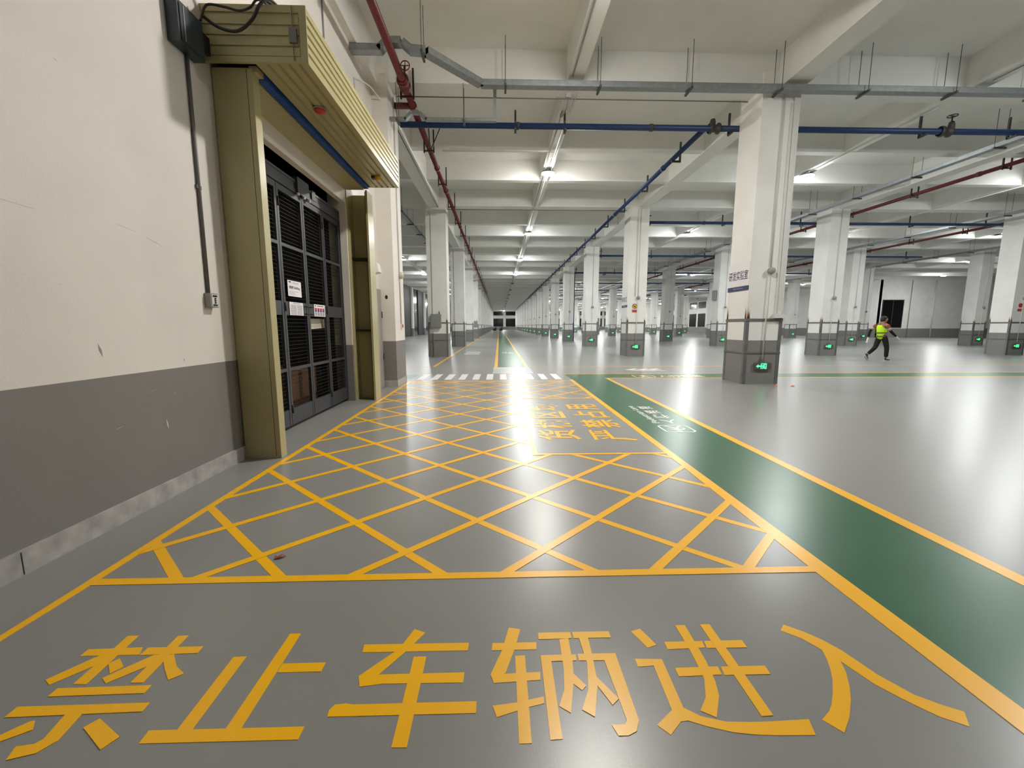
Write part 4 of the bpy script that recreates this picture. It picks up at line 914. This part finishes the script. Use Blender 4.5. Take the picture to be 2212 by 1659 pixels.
# conduits on the beams
def cond(pts, r_, m_, label):
    b = MB(); b.tube(pts, r_, 8); tag(b.build('conduit', m_), label, 'conduit')
cond([(1.50, -3, ZB - .016), (1.50, 9.2, ZB - .016)], .014, 'conduit', 'dark conduit under the slender beam before the ceiling tray')
b = MB(); b.box(1.40, 1.50, 9.40, 9.50, 6.0, 6.09); tag(b.build('junction_box', 'plastd'), 'small grey junction box under the ceiling tray', 'box')
cond(curve_pts([(1.46, 9.45, 6.0), (1.42, 9.5, 5.82), (1.35, 9.7, 5.75), (1.40, 10.2, 6.0), (1.5, 10.6, 6.27), (1.50, 12, ZB - .016)]) + [(1.50, 120, ZB - .016)], .014, 'conduit', 'dark lamp conduit along the slender beam beyond the tray')
cond([(1.64, 9.6, ZB - .014), (1.64, 13.3, ZB - .014)], .011, 'wcond', 'white conduit beside the dark lamp conduit')
cond([(1.70, 9.6, ZB - .014), (1.70, 15.5, ZB - .014)], .011, 'wcond', 'second white conduit on the slender beam')
cond([(1.60, 13.4, ZB - .014), (1.60, 120, ZB - .014)], .010, 'wcond', 'white conduit running on past the nearest visible lamp')
cond([(-2.2, 10.06, ZB - .013), (5.6, 10.06, ZB - .013)], .012, 'conduit', 'thin conduit along the first deep cross beam')
cond([(-1.6, 12.95, ZB - .013), (1.6, 12.95, ZB - .013)], .012, 'wcond', 'white conduit along the slender cross beam near the first lamp')
cond([(-2.6, 19.1, ZB - .013), (5.7, 19.1, ZB - .013)], .014, 'conduit', 'thin conduit along the second deep cross beam')
cond([(-2.52, 10.5, 6.2), (-2.52, 18.4, 6.2)], .014, 'conduit', 'thin conduit under the beam of the left pillar row')
cond(curve_pts([(XW + .016, 8.35, 4.4), (XW + .016, 8.35, 5.6), (XW + .016, 8.4, 5.75), (-2.5, 9.0, 5.95), (-2.4, 9.41, 5.9)]), .012, 'wcond', 'curved white conduit from the wall to the half pillar')
cond([(XW + .012, 7.0, 4.2), (XW + .012, 7.0, 6.19)], .012, 'plastd', 'grey conduit rising above the shutter housing')
cond([(10.1, 4, ZB - .014), (10.1, 9.1, ZB - .014)], .012, 'conduit', 'conduit under the slender beam of the second aisle before the tray')
cond([(10.1, 10.2, ZB - .014), (10.1, 60, ZB - .014)], .013, 'wcond', 'white lamp conduit along the slender beam of the second aisle')
cond([(18.8, 10.2, ZB - .014), (18.8, 60, ZB - .014)], .013, 'wcond', 'white lamp conduit along the slender beam of the third aisle')
cond([(-7.1, 21, ZB - .014), (-7.1, 60, ZB - .014)], .013, 'wcond', 'white lamp conduit in the far left aisle')
cond(curve_pts([(6.30, 18.52, 6.25), (5.98, 18.52, 6.24), (5.93, 18.52, 6.15), (5.92, 18.52, 5.6)]) + [(5.90, 18.52, 2.6)], .012, 'wcond', 'hooked white conduit at the top of the second pillar of the first right row')

# braces near the red main
b = MB(); b.bar((-1.60, 10.5, 5.83), (-1.58, 10.5, 5.42), .03, .03); b.bar((-1.34, 10.5, 5.83), (-1.53, 10.5, 5.42), .03, .03); tag(b.build('strut_brace', 'bracket'), 'grey V-shaped brace hanging under the blue pipe', 'brace')

# ------------------------------------------------------------------ lamps
lamp_root = {}
def lamp(x, y, on, label, cool=True):
    key = (on, cool)
    if key in lamp_root: return dup(lamp_root[key], (x, y, ZB - .02), label)
    r = thing('ceiling_lamp', label, 'lamp', (x, y, ZB - .02), 'high bay lamps under the beams')
    b = MB(); b.lathe([(0, .02), (.05, .02), (.06, 0), (.12, -.01), (.19, -.04), (.20, -.075), (0, -.074)], (0, 0, 0), 20); b.build('housing', 'lampbody', r)
    b = MB(); b.lathe([(.195, -.075), (.19, -.092), (.165, -.110), (.12, -.125), (.06, -.133), (0, -.135)], (0, 0, 0), 24); b.build('lens', ('lens2' if cool else 'lens') if on else 'lensoff', r)
    lamp_root[key] = r; return r
AISLES = [(1.60, 'green walkway aisle', (-1, 0, 1, 2, 3, 14)), (10.15, 'second aisle', (-1, 0, 1, 4, 5, 6, 7, 8, 9, 10, 11, 12, 13, 14)), (18.8, 'third aisle', (0, 1, 3, 5, 6, 7, 8, 9, 10, 11, 12, 13, 14)), (27.5, 'fourth aisle', (1, 3, 5, 7, 8, 9, 10, 11, 12, 13, 14)), (36.3, 'fifth aisle', (2, 4, 6, 8, 9, 10, 11, 12, 13, 14)), (-7.1, 'far left aisle', (2, 3, 4, 5, 6, 7, 8, 9, 10, 11, 12, 13, 14)), (43.9, 'side bay beyond the walking person', (2, 3))]  # deep side-aisle, last main-aisle and nearer side-bay lamps are added to brighten the hall
for x, nm, on in AISLES:
    c_ = 0
    for k in range(-1, 15):
        if k < 1 and x < 0: continue
        if x > 20 and k < 0: continue
        if x > 40 and k not in on: continue
        y = 14.4 + DY * k if k >= 0 else 6.0
        lit = k in on
        if not lit and k > 11: continue
        lamp(x, y, lit, f'{"lit" if lit else "unlit"} round lamp, {ORD[k + 1]} along the {nm}', not (x == 1.60 and k < 1))

# ------------------------------------------------------------------ small things on the floor
b = MB(); lx, ly = (-1.30, 2.31)
b.add([(lx, ly, .004), (lx + .03, ly + .012, .012), (lx + .055, ly + .03, .006), (lx + .03, ly + .04, .016), (lx + .005, ly + .03, .006), (lx - .015, ly + .045, .004)], [(0, 1, 3, 4), (1, 2, 3), (0, 4, 5)])
o_ = b.build('dry_leaf', 'leaf'); tag(o_, 'small dry red-brown leaf lying on the hatched lines', 'leaf')
m_ = o_.modifiers.new('t', 'SOLIDIFY'); m_.thickness = .0015
for (x, y, l) in ((6.05, 9.05, 'orange scrap on the floor before the nearest right pillar'), (6.42, 9.03, 'second orange scrap, farther from the aisle than the first')):
    b = MB(); b.add([(x, y, .001), (x + .08, y - .01, .001), (x + .09, y + .03, .02), (x + .01, y + .04, .012), (x + .05, y + .015, .03)], [(0, 1, 4), (1, 2, 4), (2, 3, 4), (3, 0, 4), (3, 2, 1, 0)]); tag(b.build('plastic_scrap', 'orange'), l, 'scrap')
for x, y, l in ((-1.25, 118.6, 'dark heap at the far end beside the walkway'), (.5, 119.2, 'dark heap at the far end on the walkway')):
    b = MB(); b.ball((x, y, .32), .6, .4, .34, 10, 6); b.ball((x + .3, y, .6), .25, .25, .45, 8, 6); tag(b.build('covered_heap', 'black'), l, 'heap')

# ------------------------------------------------------------------ walking person
def skin_mesh(name, nodes, edges, m_, parent=None, sub=2, root=0):
    me = bpy.data.meshes.new(name); me.from_pydata([n[0] for n in nodes], edges, []); ob = bpy.data.objects.new(name, me); COL.objects.link(ob)
    sk = ob.modifiers.new('s', 'SKIN'); sk.use_smooth_shade = True
    sb_ = ob.modifiers.new('d', 'SUBSURF'); sb_.levels = sub; sb_.render_levels = sub
    for i, n_ in enumerate(nodes):
        r_ = n_[1]; me.skin_vertices[0].data[i].radius = r_ if isinstance(r_, tuple) else (r_, r_)
        me.skin_vertices[0].data[i].use_root = (i == root)
    dg = bpy.context.evaluated_depsgraph_get(); m2 = bpy.data.meshes.new_from_object(ob.evaluated_get(dg)); bpy.data.objects.remove(ob)
    for p_ in m2.polygons: p_.use_smooth = True
    m2.materials.clear(); m2.materials.append(M[m_]); m2.name = name
    return link(name, m2, parent)
per = thing('person', 'person in a yellow green safety vest striding before the bright wall', 'person', (14.5, 15.75, 0))
# local frame: x forward, y to the person's left (away from the viewer), z up
J = dict(pel=(.05, 0, .93), wai=(.02, 0, 1.08), che=(-.01, 0, 1.28), nec=(.03, 0, 1.43), hea=(.075, 0, 1.55), top=(.08, 0, 1.64),
         shR=(.02, -.19, 1.37), elR=(.16, -.24, 1.10), wrR=(.41, -.20, .93), shL=(-.02, .19, 1.37), elL=(-.22, .25, 1.13), wrL=(-.26, .24, .88),
         hiR=(.06, -.10, .90), knR=(.19, -.11, .50), anR=(.20, -.11, .10), hiL=(.04, .10, .90), knL=(-.06, .11, .50), anL=(-.36, .11, .22))
# body: one continuous figure
keys = list(J); rad = dict(pel=(.14, .11), wai=(.13, .10), che=(.15, .11), nec=.055, hea=.100, top=.085, shR=.065, elR=.045, wrR=.030, shL=.065, elL=.045, wrL=.030, hiR=.09, knR=.06, anR=.042, hiL=.09, knL=.06, anL=.042)
E_ = [('pel', 'wai'), ('wai', 'che'), ('che', 'nec'), ('nec', 'hea'), ('hea', 'top'), ('che', 'shR'), ('shR', 'elR'), ('elR', 'wrR'), ('che', 'shL'), ('shL', 'elL'), ('elL', 'wrL'), ('pel', 'hiR'), ('hiR', 'knR'), ('knR', 'anR'), ('pel', 'hiL'), ('hiL', 'knL'), ('knL', 'anL')]
nodes = [(J[k], rad[k]) for k in keys]; ed = [(keys.index(a), keys.index(c_)) for a, c_ in E_]
def extra(frm, pt, r_):
    nodes.append((pt, r_)); ed.append((keys.index(frm) if isinstance(frm, str) else frm, len(nodes) - 1)); return len(nodes) - 1
extra('hea', (.178, 0, 1.545), .016)                      # nose
extra('hea', (.155, 0, 1.485), .035)                      # chin
for s in (-1, 1): extra('hea', (.06, s * .098, 1.545), .018)   # ears
for a, sy, dx, dz in (('wrR', -1, .055, -.055), ('wrL', 1, -.02, -.08)):
    w_ = Vector(J[a]); palm = extra(a, tuple(w_ + Vector((dx, 0, dz))), .032)
    pv = w_ + Vector((dx, 0, dz))
    for q in range(4):
        k1 = extra(palm, tuple(pv + Vector((dx * .9, (q - 1.5) * .018, dz * .9 - abs(q - 1.4) * -.004))), .0095)
        extra(k1, tuple(pv + Vector((dx * 1.3, (q - 1.5) * .017, dz * 1.7 + .01 * abs(q - 1.5)))), .0085)
    t1 = extra(palm, tuple(pv + Vector((.035, -sy * .02, dz * .4))), .010); extra(t1, tuple(pv + Vector((.045, -sy * .028, dz * .95))), .009)
skin_mesh('body', nodes, ed, 'skin', per, 2, 0)
def sub_skin(name, names, radii, m_, extra_nodes=()):
    nd = [(J[k] if isinstance(k, str) else k, r_) for k, r_ in zip(names, radii)]
    return skin_mesh(name, nd, [(i, i + 1) for i in range(len(nd) - 1)], m_, per, 2, 0)
hip = [(J['pel'], .135), (J['hiR'], .108), (J['knR'], .082), ((.20, -.11, .12), .066), (J['hiL'], .108), (J['knL'], .080), ((-.34, .11, .24), .060), ((.03, 0, 1.03), .13)]
skin_mesh('trousers', hip, [(0, 1), (1, 2), (2, 3), (0, 4), (4, 5), (5, 6), (0, 7)], 'trouser', per, 2, 0)
vest = sub_skin('vest', [(.05, 0, .79), (.03, 0, 1.0), 'che', (.0, 0, 1.385)], [.165, .158, .168, .125], 'vest')
sub_skin('shirt', [(.0, 0, 1.20), (.0, 0, 1.36), (.03, 0, 1.44)], [.150, .135, .066], 'shirt')
for s in (-1, 1): sub_skin('shirt_shoulder', [(.0, s * .06, 1.35), (.01, s * .19, 1.36)], [.095, .080], 'shirt')
for z, x in ((.93, .035), (1.06, .022)):
    b = MB()
    for i in range(28):
        t0, t1 = 2 * PI * i / 28, 2 * PI * (i + 1) / 28
        rx, ry = .172, .172
        b.add([(x + rx * math.cos(t) * 1.0, ry * math.sin(t), z + h_) for t, h_ in ((t0, -.02), (t1, -.02), (t1, .02), (t0, .02))], [(0, 1, 2, 3)], True)
    b.build('reflective_band', 'reflect', vest)
for s, a, e_ in ((-1, 'shR', 'elR'), (1, 'shL', 'elL')):
    A_, B_ = Vector(J[a]), Vector(J[e_]); mid = A_.lerp(B_, .55)
    sub_skin('shirt_sleeve', [tuple(A_ + Vector((0, -s * .03, .01))), tuple(mid)], [.082, .066], 'shirt')
    sub_skin('sleeve_hem', [tuple(A_.lerp(B_, .52)), tuple(A_.lerp(B_, .66))], [.069, .066], 'glove')
    w_ = 'wrR' if s < 0 else 'wrL'
    sub_skin('arm_cover', [tuple(A_.lerp(B_, .66)), e_, w_], [.056, .053, .039], 'trouser')
for nm_, a, dx, dz, mm in (('right', 'wrR', .055, -.055, 'glove'), ('left', 'wrL', -.02, -.08, 'glove')):
    w_ = Vector(J[a]); pv = w_ + Vector((dx, 0, dz)); nd = [(tuple(w_), .034), (tuple(pv), .040)]; eg = [(0, 1)]
    for q in range(4):
        nd.append((tuple(pv + Vector((dx * .9, (q - 1.5) * .021, dz * .9))), .013)); eg.append((1, len(nd) - 1)); nd.append((tuple(pv + Vector((dx * 1.35, (q - 1.5) * .02, dz * 1.75 + .01 * abs(q - 1.5)))), .012)); eg.append((len(nd) - 2, len(nd) - 1))
    sy = -1 if nm_ == 'right' else 1
    nd.append((tuple(pv + Vector((.035, -sy * .02, dz * .4))), .014)); eg.append((1, len(nd) - 1)); nd.append((tuple(pv + Vector((.045, -sy * .028, dz * .95))), .012)); eg.append((len(nd) - 2, len(nd) - 1))
    skin_mesh('glove', nd, eg, mm, per, 2, 0)
b = MB(); b.ball((.045, 0, 1.60), .108, .102, .098, 18, 12); b.ball((.02, 0, 1.55), .088, .094, .085, 16, 10); b.build('hair', 'hair', per)
b = MB()
for s in (-1, 1): b.ball((.163, s * .035, 1.568), .009)
b.build('eyes', 'hair', per)
b = MB(); b.bar((.170, -.025, 1.505), (.170, .025, 1.505), .012, .010); b.build('mouth', 'shirt', per)
def shoe(ank, heel, toe, nup):
    heel, toe, nup = Vector(heel), Vector(toe), Vector(nup)
    mid = heel.lerp(toe, .55)
    o_ = skin_mesh('shoe', [(tuple(Vector(ank) + nup * -.01), .050), (tuple(heel + nup * .045), (.050, .045)), (tuple(mid + nup * .042), (.050, .042)), (tuple(toe + nup * .032), (.044, .030))], [(0, 1), (1, 2), (2, 3)], 'shoe', per, 2, 1)
    b = MB(); d = (toe - heel).normalized(); b.bar(heel - d * .03 + nup * .012, toe + d * .03 + nup * .012, .088, .022, tuple(nup)); b.build('sole', 'sole', o_)
shoe(J['anR'], (.15, -.11, 0), (.36, -.115, 0), (0, 0, 1))
h_, t_ = Vector((-.46, .11, .165)), Vector((-.315, .11, .0)); dd = (t_ - h_).normalized()
shoe(J['anL'], tuple(h_ + Vector((0.02, 0, 0))), tuple(t_ + Vector((-.02, 0, .02))), (-dd.z, 0, dd.x))

# ------------------------------------------------------------------ world, camera, view
wd = bpy.data.worlds.new('night'); SC.world = wd; wd.use_nodes = True
wd.node_tree.nodes['Background'].inputs[0].default_value = (.6, .7, 1, 1); wd.node_tree.nodes['Background'].inputs[1].default_value = .002
cd = bpy.data.cameras.new('camera'); cam = bpy.data.objects.new('camera', cd); COL.objects.link(cam)
yaw, pit, rol = math.radians(1.7263), math.radians(7.8366), math.radians(-.0387)
fw = Vector((math.sin(yaw) * math.cos(pit), math.cos(yaw) * math.cos(pit), -math.sin(pit))); rt = Vector((math.cos(yaw), -math.sin(yaw), 0)); up = rt.cross(fw)
r2 = rt * math.cos(rol) + up * math.sin(rol); u2 = up * math.cos(rol) - rt * math.sin(rol)
cam.matrix_world = Matrix(((r2.x, u2.x, -fw.x, 0), (r2.y, u2.y, -fw.y, 0), (r2.z, u2.z, -fw.z, HW), (0, 0, 0, 1)))
cd.sensor_fit = 'HORIZONTAL'; cd.sensor_width = 36; cd.lens = 913.734 / 2212 * 36; cd.clip_end = 400; cd.clip_start = .05
SC.camera = cam
SC.view_settings.view_transform = 'Standard'; SC.view_settings.look = 'None'; SC.view_settings.gamma = 1; SC.view_settings.use_curve_mapping = False
SC.view_settings.exposure = 0.15
SC.cycles.max_bounces = 10; SC.cycles.diffuse_bounces = 6; SC.cycles.glossy_bounces = 4; SC.cycles.sample_clamp_indirect = 8
SC.cycles.use_light_tree = True
